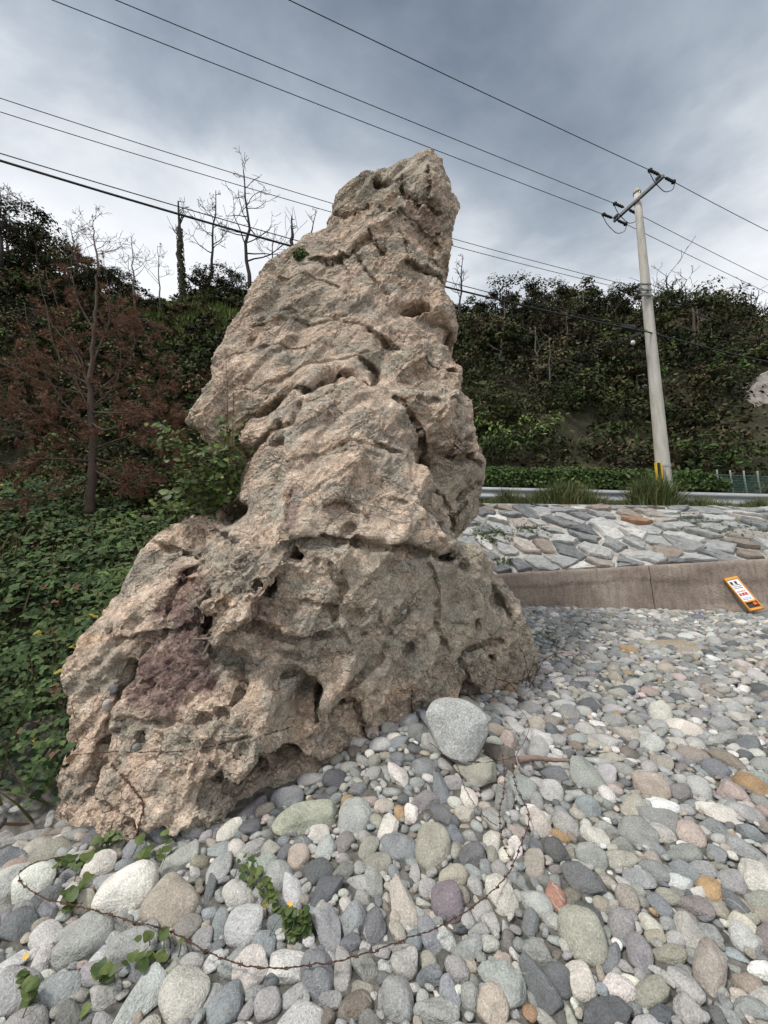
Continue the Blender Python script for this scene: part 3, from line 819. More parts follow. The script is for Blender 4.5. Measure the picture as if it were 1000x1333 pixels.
zz = np.where((GZ > beach_z(GX, GY) + 0.12) | (GY > 12), 1.0, 0.0).ravel()
vcol(gme, 'zone', np.stack([zz, zz, zz], 1))

# road surface behind the stone slope
rd = MB()
rx = np.linspace(-14, 22, 60)
edge0 = np.stack([rx, wall_y(rx) + REV + 1.7, road_z(rx) + 0.02], 1); edge1 = np.stack([rx, wall_y(rx) + REV + 5.0, road_z(rx) + 0.02], 1)
n = len(rx); i = np.arange(n - 1)
rd.add(np.concatenate([edge0, edge1]), f4=np.stack([i, i + 1, i + n + 1, i + n], 1))
obj('road', rd.mesh('road'), simple_mat('asphalt', (0.055, 0.055, 0.055), 0.9, .3, 20), kind='structure')

# ------------------------------------------------------------------ foot wall of rough brown concrete
m, nt_, b = new_mat('brown concrete')
P = POS(nt_)
k1 = NOISE(nt_, P, 1.6, 6, .6, .4); k2 = NOISE(nt_, P, 26, 5, .7); k3 = NOISE(nt_, MAPPING(nt_, P, scale=(6, 6, .7)), 2.5, 4, .6)
c = RAMP(nt_, k1, [(0.3, (0.18, 0.142, 0.118)), (0.5, (0.265, 0.215, 0.18)), (0.7, (0.35, 0.295, 0.25))])
c = MIX(nt_, 0.75, c, RAMP(nt_, k2, [(0.32, 0.5), (0.45, 0.95), (0.6, 1.05), (0.72, 1.5)]), 'MULTIPLY')
c = MIX(nt_, 0.45, c, RAMP(nt_, k3, [(0.38, 0.6), (0.55, 1.1)]), 'MULTIPLY')
L(nt_, c, b.inputs['Base Color']); BUMP(nt_, b, k2, 0.9, 0.02)
CONC = m
fw = thing('concrete_wall', (4.6, float(wall_y(4.6)), 0.6), 'low brown concrete foot wall between the cobbles and the stone slope', 'wall')
def wall_piece(x0, x1, seed):
    nx_, nz_ = int((x1 - x0) / 0.06), 20
    xs = np.linspace(x0, x1, nx_)
    # profile: front face, top, back
    prof = [(0.0, -0.5), (0.0, 0.0)] + [(0.0, k / nz_) for k in range(1, nz_)] + [(0.02, .985), (0.05, 1.0), (0.16, 1.0), (0.26, 1.0), (0.28, .97), (0.28, 0.2)]
    VV = []
    for x in xs:
        y0 = wall_y(x); zt = wall_top(x); zb = float(beach_z(x, y0)) - 0.1
        batter = 0.10
        for dy, t in prof:
            z = zb + (zt - zb) * t
            VV.append((x, y0 + dy + batter * max(t, 0) - .05 - (.022 if t > .66 + .05 * math.sin(x * 1.3 + seed) and dy < .04 else 0.0) - (.09 * float(smooth(6.3, 6.6, x)) if t < .2 else 0.0), z))
    VV = np.array(VV)
    nn_ = fbm(VV, 2.2, 4, .6, seed) * 0.022 + fbm(VV, 11, 3, .6, seed + 3) * 0.010
    VV[:, 1] += nn_; VV[:, 2] += 0.6 * nn_ * (VV[:, 2] > beach_z(VV[:, 0], wall_y(VV[:, 0])) + .3)
    # broken arris here and there
    k = len(prof); i, j = np.meshgrid(np.arange(nx_ - 1), np.arange(k - 1), indexing='ij')
    q = np.stack([i * k + j, (i + 1) * k + j, (i + 1) * k + j + 1, i * k + j + 1], -1).reshape(-1, 4)
    mb = MB(); mb.add(VV, f4=q)
    # ends
    for e in (0, nx_ - 1):
        ring = VV[e * k:(e + 1) * k]; c0 = ring.mean(0)
        mb.add(np.concatenate([ring, [c0]]), f3=[[a, a + 1, k] if e == 0 else [a + 1, a, k] for a in range(k - 1)])
    return mb.mesh('wall_panel', True)
JX = solve_on(848, 760, wall_y).x
for a, b_, sd in ((0.9, JX - .008, 1), (JX + .008, 9.6, 2), (9.62, 13.5, 3)):
    child('wall_panel', wall_piece(a, b_, sd), CONC, fw)

# ------------------------------------------------------------------ stone slope: every stone is its own piece set in mortar
sl = thing('stone_slope', (5.0, float(wall_y(5.0)) + 0.4, 1.7), 'sloping retaining wall of grey stones set in pale mortar', 'retaining wall')
def slope_pt(x, t, out=0.0):
    """t 0..1 from the foot wall to the road edge; out along the slope's normal"""
    y0 = wall_y(x) + 0.30; y1 = wall_y(x) + REV
    z0, z1 = wall_top(x) - 0.05, road_z(x)
    y = y0 + (y1 - y0) * t; z = z0 + (z1 - z0) * t + 0.10 * math.sin(math.pi * min(max(t, 0), 1))
    nrm = Vector((-0.33 * 0.6, -(z1 - z0), (y1 - y0))).normalized()
    return Vector((x, y, z)) + nrm * out
mb = MB()
xs = np.arange(0.6, 13.5, 0.07); ts = np.linspace(-.02, 1.0, 44)
VV = np.array([[*slope_pt(x, t)] for x in xs for t in ts] )
VV += (fbm(VV, 3.5, 4, .6, 331) * 0.035 + fbm(VV, 13, 2, .6, 335) * .012)[:, None] * np.array([-.15, -.6, .7])
i, j = np.meshgrid(np.arange(len(xs) - 1), np.arange(len(ts) - 1), indexing='ij'); k = len(ts)
mb.add(VV, f4=np.stack([i * k + j, (i + 1) * k + j, (i + 1) * k + j + 1, i * k + j + 1], -1).reshape(-1, 4))
# the pale concrete lip along the road
m, nt_, b = new_mat('mortar'); P = POS(nt_)
c = RAMP(nt_, NOISE(nt_, P, 2.4, 7, .65, .5), [(0.30, (0.13, 0.115, 0.095)), (0.40, (0.27, 0.25, 0.22)), (0.52, (0.45, 0.43, 0.40)), (0.75, (0.58, 0.57, 0.54))])
c = MIX(nt_, 0.6, c, RAMP(nt_, NOISE(nt_, P, 30, 4, .7), [(0.35, .6), (.5, 1.0)]), 'MULTIPLY')
L(nt_, c, b.inputs['Base Color']); BUMP(nt_, b, NOISE(nt_, P, 18, 5, .7), .8, .03)
MORTAR = m
child('mortar_bed', mb.mesh('mortar_bed', True), MORTAR, sl)
mb = MB()
for x in np.arange(0.6, 13.4, 0.6):
    a, b_ = slope_pt(x, 1.0), slope_pt(x + .6, 1.0)
    mb.add([(a.x, a.y - .06, a.z + .03), (b_.x, b_.y - .06, b_.z + .03), (b_.x, b_.y + .5, b_.z + .035), (a.x, a.y + .5, a.z + .035), (a.x, a.y - .10, a.z - .10), (b_.x, b_.y - .10, b_.z - .10)], f4=[[0, 1, 2, 3], [4, 5, 1, 0]])
child('coping', mb.mesh('coping'), MORTAR, sl)
def stone_mat(name, coltype):
    m, nt_, b = new_mat(name); P = POS(nt_)
    base = ATTR(nt_, 'col', coltype)
    info = N(nt_, 'ShaderNodeObjectInfo')
    off = N(nt_, 'ShaderNodeVectorMath', operation='ADD'); L(nt_, P, off.inputs[0])
    sc_ = N(nt_, 'ShaderNodeVectorMath', operation='SCALE'); L(nt_, base, sc_.inputs[0]); sc_.inputs['Scale'].default_value = 60.0
    L(nt_, sc_.outputs[0], off.inputs[1])
    PV = off.outputs[0]
    a = NOISE(nt_, PV, 9, 4, .66, .5); g = NOISE(nt_, PV, 130, 2, .75)
    c = MIX(nt_, 0.85, base, RAMP(nt_, a, [(0.28, .58), (0.44, .90), (0.58, 1.06), (0.72, 1.34)]), 'MULTIPLY')
    c = MIX(nt_, 0.9, c, RAMP(nt_, g, [(0.30, .60), (0.42, .92), (0.56, 1.03), (0.66, 1.35)]), 'MULTIPLY')
    wav = N(nt_, 'ShaderNodeTexWave', wave_type='BANDS'); L(nt_, MAPPING(nt_, PV, rot=(.6, .9, .3)), wav.inputs[0])
    wav.inputs['Scale'].default_value = 5.5; wav.inputs['Distortion'].default_value = 9.0; wav.inputs['Detail'].default_value = 4; wav.inputs['Detail Scale'].default_value = 1.6
    vein = RAMP(nt_, wav.outputs['Fac'], [(0.955, 0.0), (0.99, 1.0)])
    vsel = RAMP(nt_, NOISE(nt_, PV, 2.3, 2, .5), [(0.62, 0.0), (0.68, .4)])
    c = MIX(nt_, MATH(nt_, 'MULTIPLY', vein, vsel), c, (0.55, 0.53, 0.49))
    L(nt_, c, b.inputs['Base Color'])
    b.inputs['Roughness'].default_value = 0.78; b.inputs['Specular IOR Level'].default_value = 0.28
    BUMP(nt_, b, MATH(nt_, 'ADD', g, MATH(nt_, 'MULTIPLY', NOISE(nt_, PV, 26, 4, .68), 2.2)), 0.6, 0.014)
    return m
STONE_O = stone_mat('stone', 'OBJECT'); STONE_G = stone_mat('stone bed', 'GEOMETRY')
def clip_poly(poly, px, py, nx, ny):
    outp = []
    for a in range(len(poly)):
        p, q = poly[a], poly[(a + 1) % len(poly)]
        dp = (p[0] - px) * nx + (p[1] - py) * ny; dq = (q[0] - px) * nx + (q[1] - py) * ny
        if dp <= 0: outp.append(p)
        if (dp < 0) != (dq < 0):
            t = dp / (dp - dq); outp.append((p[0] + t * (q[0] - p[0]), p[1] + t * (q[1] - p[1])))
    return outp
rs = random.Random(21)
SLEN = 2.75
# cells of a Voronoi pattern stretched along the falling diagonal
e1, e2, STR = (0.80, -0.60), (0.60, 0.80), 1.75
def to_uv(a, b): return (a * STR * e1[0] + b * e2[0], a * STR * e1[1] + b * e2[1])
cells = []
for ia in range(-14, 34):
    for ib in range(-10, 40):
        a_, b_ = ia * .34 + (ib % 2) * .17 + rs.uniform(-.13, .13), ib * .34 + rs.uniform(-.12, .12)
        u_, v_ = to_uv(a_, b_)
        if -.6 < v_ < SLEN + .6 and .2 < u_ < 13: cells.append((a_, b_))
SLOPE_COLS = [(.22, .225, .225), (.29, .295, .29), (.16, .165, .172), (.34, .345, .335), (.25, .26, .255), (.42, .415, .40), (.24, .205, .175), (.33, .30, .27), (.46, .45, .43), (.19, .20, .20), (.31, .315, .31), (.37, .37, .36)]
orange_p = (839, 676)
best = None
slope_objs = []
for a, (u, v) in enumerate(cells):
    poly = [(u - .6, v - .6), (u + .6, v - .6), (u + .6, v + .6), (u - .6, v + .6)]
    for b_, (u2, v2) in enumerate(cells):
        if a == b_ or abs(u2 - u) > 1.0 or abs(v2 - v) > 1.0: continue
        poly = clip_poly(poly, (u + u2) / 2, (v + v2) / 2, u2 - u, v2 - v)
        if len(poly) < 3: break
    if len(poly) < 3: continue
    poly = [to_uv(*p) for p in poly]
    poly = [(p[0], min(max(p[1], .02), SLEN - .05)) for p in poly]
    if min(p[0] for p in poly) < .8: continue
    cxp = sum(p[0] for p in poly) / len(poly); cyp = sum(p[1] for p in poly) / len(poly)
    ring = []; ssz = rs.choice((.82, .94, 1.0, 1.03, 1.04))
    for i in range(len(poly)):
        p, q = poly[i], poly[(i + 1) % len(poly)]
        nseg = max(1, int(math.hypot(q[0] - p[0], q[1] - p[1]) / .12))
        for s_ in range(nseg):
            t = s_ / nseg; x, y = p[0] + t * (q[0] - p[0]), p[1] + t * (q[1] - p[1])
            sh = (rs.uniform(.80, 1.0) if s_ else rs.uniform(.84, 1.0)) * ssz
            ring.append((cxp + (x - cxp) * sh, cyp + (y - cyp) * sh))
    if len(ring) < 5 or max(p[1] for p in ring) - min(p[1] for p in ring) < .12: continue
    tx, ty, h0 = rs.uniform(-.22, .22), rs.uniform(-.22, .22), rs.uniform(.025, .085)
    n = len(ring); VV = []
    for (f_, hh) in ((1.0, -.05), (.97, .55), (.86, 1.0), (.45, 1.08)):
        for (x, y) in ring:
            x2, y2 = cxp + (x - cxp) * f_, cyp + (y - cyp) * f_
            hgt_ = hh if hh < 0 else (h0 * hh + .02 * hh + (x2 - cxp) * tx + (y2 - cyp) * ty + rs.uniform(-.016, .016))
            VV.append(slope_pt(x2, y2 / SLEN, hgt_))
    VV.append(slope_pt(cxp, cyp / SLEN, h0 + .02 + rs.uniform(-.006, .012)))
    f4 = [[l * n + i, l * n + (i + 1) % n, (l + 1) * n + (i + 1) % n, (l + 1) * n + i] for l in range(3) for i in range(n)]
    f3 = [[3 * n + i, 3 * n + (i + 1) % n, 4 * n] for i in range(n)]
    ppx, ppy, _ = project(np.array(VV[-1]))
    if ppx > 1110 or ppx < 560: continue
    col = rs.choice(SLOPE_COLS); kk = rs.uniform(.95, 1.35); col = tuple(c_ * kk for c_ in col)
    o = child('stone', MB().add(np.array(VV), f3=f3, f4=f4).mesh('stone'), STONE_O, sl)
    o['col'] = col
    slope_objs.append((math.hypot(ppx - orange_p[0], ppy - orange_p[1]), o))
slope_objs.sort(key=lambda t: t[0])
slope_objs[0][1]['col'] = (.31, .185, .115); slope_objs[0][1]['label'] = 'orange brown stone high on the slope'

# ------------------------------------------------------------------ guard rail
STEEL = simple_mat('galvanised steel', (0.38, 0.39, 0.395), 0.45, .15, 5, metal=0.35, spec=.5)
GA, GB = at(640, 642, 13.4), at(1000, 652, 11.7)
gdir = (GB - GA); gdir /= gdir.x
def rail_pt(x): return GA + gdir * (x - GA.x)
gr = thing('guard_rail', (5.0, rail_pt(5.0).y, float(road_z(5.0))), 'galvanised steel guard rail along the road above the stone slope', 'guard rail')
prof = [(0, .17), (-.05, .14), (-.07, .10), (-.05, .06), (0, .03), (0, -.03), (-.05, -.06), (-.07, -.10), (-.05, -.14), (0, -.17)]
for a in np.arange(-12, 18, 4.0):
    mb = MB(); VV = []
    for x in (a, a + 3.99):
        p = rail_pt(x)
        for dy, dz in prof: VV.append((x, p.y + dy, p.z + dz * 1.25))
    k = len(prof)
    mb.add(VV, f4=[[i, k + i, k + i + 1, i + 1] for i in range(k - 1)])
    mb.add(np.array(VV) + np.array([0, .006, 0]), f4=[[i + 1, k + i + 1, k + i, i] for i in range(k - 1)])
    child('rail', mb.mesh('rail', True), STEEL, gr)
for x in np.arange(-11, 18, 2.0):
    p = rail_pt(x)
    child('post', MB().tube([(x, p.y + .08, p.z - 1.1), (x, p.y + .08, p.z + .16)], .06, 8).mesh('post', True), STEEL, gr)

# ------------------------------------------------------------------ utility pole
m, nt_, b = new_mat('pole concrete'); P = POS(nt_)
c = RAMP(nt_, NOISE(nt_, MAPPING(nt_, P, scale=(3, 3, .5)), 3, 5, .6), [(.3, (.33, .31, .27)), (.55, (.44, .42, .375)), (.75, (.50, .48, .44))])
L(nt_, c, b.inputs['Base Color']); BUMP(nt_, b, NOISE(nt_, P, 30, 4, .7), .3, .01)
POLEM = m
DARK = simple_mat('dark rubber and shade', (0.035, 0.035, 0.037), .6, .2)
GALV = simple_mat('weathered galvanised arm', (0.20, 0.205, 0.21), .5, .2, metal=.3)
YP = 11.7
PB_, PT_ = at(869, 668, YP), at(829.5, 253, YP)
pole = thing('utility_pole', PB_, 'tall tapered concrete utility pole with one crossarm beside the guard rail', 'utility pole')
def pole_pt(t): return PB_ + (PT_ - PB_) * t
child('shaft', MB().tube([pole_pt(t) for t in np.linspace(-.03, 1, 12)], np.linspace(.212, .105, 12), 24).mesh('shaft', True), POLEM, pole)
child('pole_cap', MB().tube([pole_pt(1.0), pole_pt(1.012), pole_pt(1.022)], [.118, .116, .03], 20).mesh('pole_cap', True), POLEM, pole)
def at_z(px, py, z):
    d = ray(px, py); t = (z - CAMZ) / d.z
    return Vector((d.x * t, d.y * t, z))
ZA = at(829, 264, YP).z
E1, E2 = at_z(860, 235, ZA), at_z(796, 293, ZA)
armd = (E2 - E1).normalized()
q_ = armd.to_track_quat('X', 'Z').to_matrix()
mb = MB(); mb.box((E1 + E2) / 2 + Vector((0, -.16, 0)), ((E2 - E1).length, .09, .09), q_)
arm = child('crossarm', mb.mesh('crossarm'), GALV, pole)
for t in (.08, .93):
    mb = MB(); c0 = E1 + (E2 - E1) * t
    mb.box(c0 + Vector((0, -.16, .06)), (.16, .16, .07), q_); child('arm_bracket', mb.mesh('arm_bracket'), DARK, arm)
W_DIRS = []
def insulator(p0, p1):
    mb = MB(); d = np.array(p1 - p0); n_ = 11
    pts_ = [np.array(p0) + d * t for t in np.linspace(0, 1, n_)]
    rr = [.02] + [.05 if i % 2 else .032 for i in range(n_ - 4)] + [.075, .06, .02]
    mb.tube(pts_, rr, 8)
    return mb.mesh('insulator', True)
def sag_line(a, b_, sag, n_=24):
    a, b_ = np.array(a), np.array(b_)
    ts = np.linspace(0, 1, n_)
    p = a + (b_ - a) * ts[:, None]
    p[:, 2] -= sag * 4 * ts * (1 - ts)
    return p
WIREM = simple_mat('black cable', (0.022, 0.022, 0.024), .55, .1)
A3 = [E1 + (E2 - E1) * t for t in (.03, .72, .97)]
LEFT = [(384, 0), (160, 0), (78, 0)]
RIGHT = [(1000, 298), (1000, 362), (1000, 379)]
NAMES3 = ['upper', 'middle', 'lower']
ORD3 = ['thin black power line to the top end of the crossarm, sweeping up across the sky', 'thin black power line to the crossarm behind the pole top, second of three', 'thin black power line to the low end of the crossarm, grazing the rock top']
ORD3R = ['black power line leaving the high crossarm end towards the hill', 'black power line leaving the pole just below the crossarm, middle of three', 'lowest of three black power lines leaving the pole towards the hill']
for k in range(3):
    a = A3[k] + Vector((0, -.16, .04))
    fl = at_z(*LEFT[k], ZA + .05); fl = a + (fl - a) * 1.6
    fr = at_z(*RIGHT[k], ZA + .05); fr = a + (fr - a) * 2.2
    dl, dr = (fl - a).normalized(), (fr - a).normalized()
    i1 = child('insulator', insulator(a + dl * .12, a + dl * .62), DARK, arm); i2 = child('insulator', insulator(a + dr * .12, a + dr * .62), DARK, arm)
    j = [a + dl * .6, a + dl * .45 + Vector((0, 0, -.35)), a + Vector((0, 0, -.62)), a + dr * .45 + Vector((0, 0, -.35)), a + dr * .6]
    tt = np.linspace(0, 4, 21); jj = np.stack([np.interp(tt, range(5), [p[c_] for p in j]) for c_ in range(3)], 1)
    for _ in range(3): jj[1:-1] = (jj[:-2] + jj[1:-1] * 2 + jj[2:]) / 4
    child('jumper', MB().tube(jj, .012, 5).mesh('jumper', True), WIREM, arm)
    p_ = sag_line(a + dl * .6, fl, .08); o = obj('power_line', MB().tube(p_, .0105, 6).mesh('power_line', True), WIREM); tag(o, ORD3[k], 'power line', 'overhead lines left of the pole')
    p_ = sag_line(a + dr * .6, fr, .10); o = obj('power_line', MB().tube(p_, .0105, 6).mesh('power_line', True), WIREM); tag(o, ORD3R[k], 'power line', 'overhead lines right of the pole')
# low voltage lines and telephone cables
def low_line(pole_px, left_px, right_px, rad, sag, lab, labr, nm):
    z = at(*pole_px, YP).z
    a = at(pole_px[0], pole_px[1], YP - .2)
    fl = at_z(*left_px, z); fl = a + (fl - a) * 1.3
    o = obj(nm, MB().tube(sag_line(a, fl, sag, 40), rad, 6).mesh(nm, True), WIREM); tag(o, lab, 'cable')
    if right_px:
        fr = at_z(*right_px, z); fr = a + (fr - a) * 1.8
        o = obj(nm, MB().tube(sag_line(a, fr, .1, 20), rad, 6).mesh(nm, True), WIREM); tag(o, labr, 'cable')
low_line((839, 376), (0, 113), (1000, 432), .008, .35, 'upper of two thin grey wires passing behind the rock at mid height', 'upper thin wire from the pole middle towards the hill', 'service_wire')
low_line((840, 382), (0, 131), (1000, 440), .008, .35, 'lower of two thin grey wires passing behind the rock at mid height', 'lower thin wire from the pole middle towards the hill', 'service_wire')
low_line((843, 432), (0, 190), (1000, 468), .022, .42, 'thick black telephone cable, lowest line passing behind the rock', 'thick black telephone cable from the pole across the hillside', 'telephone_cable')
low_line((843, 430), (0, 186), None, .010, .30, 'slim black cable running just above the thick telephone cable', '', 'telephone_cable')
o = obj('stay_wire', MB().tube(sag_line(at(822, 436, YP - .1), at(640, 500, 19.5), .1, 12), .014, 5).mesh('stay_wire', True), WIREM); tag(o, 'thin wire slanting from the pole down to the hillside behind the rock', 'cable')
for t_ in ((840, 377),):
    c0 = at(*t_, YP - .2)
    mb = MB(); mb.tube([c0 + Vector((.13, .0, .25)), c0 + Vector((.13, 0, -.25))], .025, 6); mb.tube([c0 + Vector((-.13, .0, .25)), c0 + Vector((-.13, 0, -.25))], .025, 6)
    for z_ in (-.2, 0, .2): mb.box(c0 + Vector((0, 0, z_)), (.42, .05, .04))
    child('wire_rack', mb.mesh('wire_rack'), GALV, pole)
c0 = at(828, 432, YP - .25)
child('cable_box', MB().box(c0 + Vector((-.25, 0, .15)), (.42, .14, .13)).box(c0 + Vector((-.05, 0, -.12)), (.4, .07, .07), Matrix.Rotation(R(-20), 3, 'Y')).mesh('cable_box'), DARK, pole)
child('white_insulator', MB().tube([at(824, 448, YP - .3), at(824, 444, YP - .3)], [.06, .05], 10).mesh('white_insulator', True), simple_mat('white porcelain', (.75, .75, .74), .3, .05), pole)
YELLOW = simple_mat('yellow marker', (.62, .42, .03), .5, .15)
c0 = at(859, 618, YP - .22)
q_ = (PT_ - PB_).to_track_quat('Z', 'Y').to_matrix()
child('marker_plate', MB().box(c0 + Vector((-.09, 0, 0)), (.05, .05, .74), q_).box(c0 + Vector((.06, 0, 0)), (.05, .05, .74), q_).mesh('marker_plate'), YELLOW, pole, label='yellow and black warning strip near the foot')
child('marker_core', MB().box(c0 + Vector((-.015, .012, 0)), (.11, .04, .72), q_).mesh('marker_core'), DARK, pole)
for dz in (-.25, .12):
    cc_ = pole_pt(.115 + dz / 9); child('steel_band', MB().tube([cc_ + Vector((0, 0, -.02)), cc_ + Vector((0, 0, .02))], .214, 24, False).mesh('steel_band', True), STEEL, pole)

# ------------------------------------------------------------------ green mesh fence at the far end of the road
FA, FB = at(938, 646, 14.2), at(1010, 650, 13.6)
FGREEN = simple_mat('green fence paint', (.10, .20, .17), .5, .15)
FGREY = simple_mat('fence post', (.42, .44, .43), .5, .1)
mf = thing('mesh_fence', FA, 'green wire mesh fence with pale posts at the end of the hedge', 'fence')
fd = (FB - FA); nP = 6
for i in range(nP + 1):
    p = FA + fd * (i / 4.0)
    child('fence_post', MB().tube([p, p + Vector((0, 0, .75)), p + Vector((-.10, -.12, .95))], .028, 6).mesh('fence_post', True), FGREY, mf)
mb = MB()
top = Vector((0, 0, .80)); fe = fd * (nP / 4.0)
for i in range(61):
    p = FA + fe * (i / 60); mb.tube([p, p + top], .006, 3, False)
for z_ in np.linspace(.02, .8, 9):
    mb.tube([FA + Vector((0, 0, z_)), FA + fe + Vector((0, 0, z_))], .009 if z_ < .79 else .02, 4, False)
child('wire_mesh', mb.mesh('wire_mesh'), FGREEN, mf)

# ------------------------------------------------------------------ orange notice board leaning on the foot wall
ORANGE = simple_mat('orange plastic', (.66, .29, .045), .45, .12, 10)
sgl, sgr = solve_on(979, 796, lambda x: wall_y(x) - .46), solve_on(996, 791.5, lambda x: wall_y(x) - .46)
stl, str_ = solve_on(940, 754.5, lambda x: wall_y(x) - .03), solve_on(957, 751.5, lambda x: wall_y(x) - .03)
c_ = (sgl + sgr + stl + str_) / 4
ax_w = ((sgr - sgl) + (str_ - stl)).normalized(); ax_h = ((stl - sgl) + (str_ - sgr)); ax_h = (ax_h - ax_w * ax_h.dot(ax_w)).normalized()
ax_n = ax_w.cross(ax_h)
if ax_n.y > 0: ax_n = -ax_n
Wd = ((sgr - sgl).length + (str_ - stl).length) / 2; Ht = ((stl - sgl).length + (str_ - sgr).length) / 2
sg = thing('notice_board', c_, 'orange plastic notice board with white panel leaning on the concrete wall', 'notice board')
def bp(u, v, w_=0.0): return c_ + ax_w * (u * Wd) + ax_h * (v * Ht) + ax_n * w_
def board_box(u0, u1, v0, v1, w0, w1):
    V = [bp(u, v, w_) for w_ in (w0, w1) for v in (v0, v1) for u in (u0, u1)]
    return MB().add(np.array(V), f4=[[0, 2, 3, 1], [4, 5, 7, 6], [0, 1, 5, 4], [2, 6, 7, 3], [0, 4, 6, 2], [1, 3, 7, 5]])
fr = MB()
for a in ((-.5, -.43, -.5, .5), (.43, .5, -.5, .5), (-.43, .43, .43, .5), (-.40, .40, -.5, -.44), (-.40, .40, -.27, -.23)):
    x = board_box(*a, -.02, .03); fr.add(np.concatenate(x.v), f4=np.concatenate(x.f4))
frame = child('frame', fr.mesh('frame'), ORANGE, sg)
wp = child('white_panel', board_box(-.43, .43, -.23, .43, -.01, .012).mesh('white_panel'), simple_mat('white board', (.80, .80, .79), .4, .05), sg)
child('opening_shade_plate', board_box(-.40, .40, -.44, -.27, -.015, -.005).mesh('opening_shade_plate'), DARK, sg)  # dark plate stands in for the shade of the opening
child('orange_tab', board_box(.12, .36, -.36, -.28, -.004, .012).mesh('orange_tab'), simple_mat('red orange', (.70, .12, .02), .5, .1), sg)
INKD = simple_mat('dark ink', (.05, .05, .07), .6, .05); INKR = simple_mat('red ink', (.50, .03, .05), .6, .05); INKB = simple_mat('blue ink', (.18, .32, .55), .6, .05)
for nm, mat_, rows in (('dark_lettering', INKD, [(.33, .045, 2), (.26, .012, 7), (.21, .012, 8), (.16, .012, 7)]), ('red_lettering', INKR, [(.06, .02, 5), (-.02, .035, 3), (-.06, .010, 8)]), ('blue_lettering', INKB, [(-.14, .014, 6), (-.18, .012, 3)])):
    mb = MB(); rr = random.Random(4)
    for v, hh, nw in rows:
        u = -.33
        for k in range(nw):
            wdt = .62 / nw * rr.uniform(.6, .9)
            x = board_box(u, u + wdt, v - hh, v + hh, .013, .0145); mb.add(np.concatenate(x.v), f4=np.concatenate(x.f4)); u += .66 / nw
    child(nm, mb.mesh(nm), mat_, wp)
TICK('site')
# ------------------------------------------------------------------ foliage helpers
def smooth_path(pts, per=8):
    pts = np.array(pts, float); n = len(pts)
    out_ = []
    for i in range(n - 1):
        p0, p1, p2, p3 = pts[max(i - 1, 0)], pts[i], pts[i + 1], pts[min(i + 2, n - 1)]
        for t in np.linspace(0, 1, per, endpoint=False):
            out_.append(.5 * ((2 * p1) + (-p0 + p2) * t + (2 * p0 - 5 * p1 + 4 * p2 - p3) * t * t + (-p0 + 3 * p1 - 3 * p2 + p3) * t ** 3))
    out_.append(pts[-1]); return np.array(out_)
def rot_from(nrm, spin):
    """(n,3,3) matrices whose z axis is nrm and which are spun about it"""
    nrm = nrm / (np.linalg.norm(nrm, axis=1)[:, None] + 1e-9)
    a = np.where(np.abs(nrm[:, 2:3]) < .9, np.array([[0, 0, 1.0]]), np.array([[1.0, 0, 0]]))
    u = np.cross(a, nrm); u /= np.linalg.norm(u, axis=1)[:, None] + 1e-9
    v = np.cross(nrm, u)
    c, s = np.cos(spin)[:, None], np.sin(spin)[:, None]
    return np.stack([u * c + v * s, v * c - u * s, nrm], 2)
def inst(mb, TV, TF, pos, rot, scale, col):
    """copies of a small template joined into mb; scale (n,) or (n,3); col (n,3)"""
    n, k = len(pos), len(TV)
    if not n: return
    sc = np.asarray(scale); sc = sc[:, None] if sc.ndim == 1 else sc
    sc = np.broadcast_to(sc, (n, 3))
    V = np.einsum('nij,nkj->nki', rot, TV[None] * sc[:, None, :]) + pos[:, None, :]
    Fc = (np.asarray(TF)[None] + (np.arange(n) * k)[:, None, None]).reshape(-1, np.asarray(TF).shape[1])
    kw = {'f3': Fc} if Fc.shape[1] == 3 else {'f4': Fc}
    mb.add(V.reshape(-1, 3), col=np.repeat(col, k, 0), **kw)
LEAF_V = np.array([(0, -.5, 0), (.26, -.05, .07), (0, .5, -.04), (-.26, -.05, .07)]); LEAF_F = [(0, 1, 2), (0, 2, 3)]
BROAD_V = np.array([(0, -.5, 0), (.34, -.28, .06), (.40, .10, .05), (0, .52, -.08), (-.40, .10, .05), (-.34, -.28, .06), (0, -.02, -.01)])
BROAD_F = [(0, 1, 6), (1, 2, 6), (2, 3, 6), (3, 4, 6), (4, 5, 6), (5, 0, 6)]
_l = lambda a, off: (BROAD_V * .62) @ np.array(Matrix.Rotation(a, 3, 'Z')).T + np.array([math.sin(-a) * off, math.cos(a) * off, 0])
TRI_V = np.concatenate([_l(0, .34), _l(R(95), .30), _l(R(-95), .30)]); TRI_F = [tuple(np.array(f) + 7 * k) for k in range(3) for f in BROAD_F]
BLADE_V = np.array([(-.02, 0, 0), (.02, 0, 0), (.016, .05, .5), (-.016, .05, .5), (0, .22, .95)]); BLADE_F3 = [(3, 2, 4), (0, 1, 2), (0, 2, 3)]
NEED_V = np.array([(-.03, 0, 0), (.03, 0, 0), (.0, .0, 1.0)]); NEED_F = [(0, 1, 2)]
def leaf_mat(name, rough=.7, spec=.12, trans=.3):
    m, nt_, b = new_mat(name)
    c = ATTR(nt_, 'col')
    c = MIX(nt_, .6, c, RAMP(nt_, NOISE(nt_, POS(nt_), 2.2, 4, .6), [(.3, .7), (.7, 1.3)]), 'MULTIPLY')
    L(nt_, c, b.inputs['Base Color']); b.inputs['Roughness'].default_value = rough; b.inputs['Specular IOR Level'].default_value = spec
    if trans:
        tr = N(nt_, 'ShaderNodeBsdfTranslucent'); L(nt_, c, tr.inputs[0])
        mx = N(nt_, 'ShaderNodeMixShader'); mx.inputs[0].default_value = trans
        L(nt_, b.outputs[0], mx.inputs[1]); L(nt_, tr.outputs[0], mx.inputs[2])
        L(nt_, mx.outputs[0], nt_.nodes['Material Output'].inputs[0])
    return m
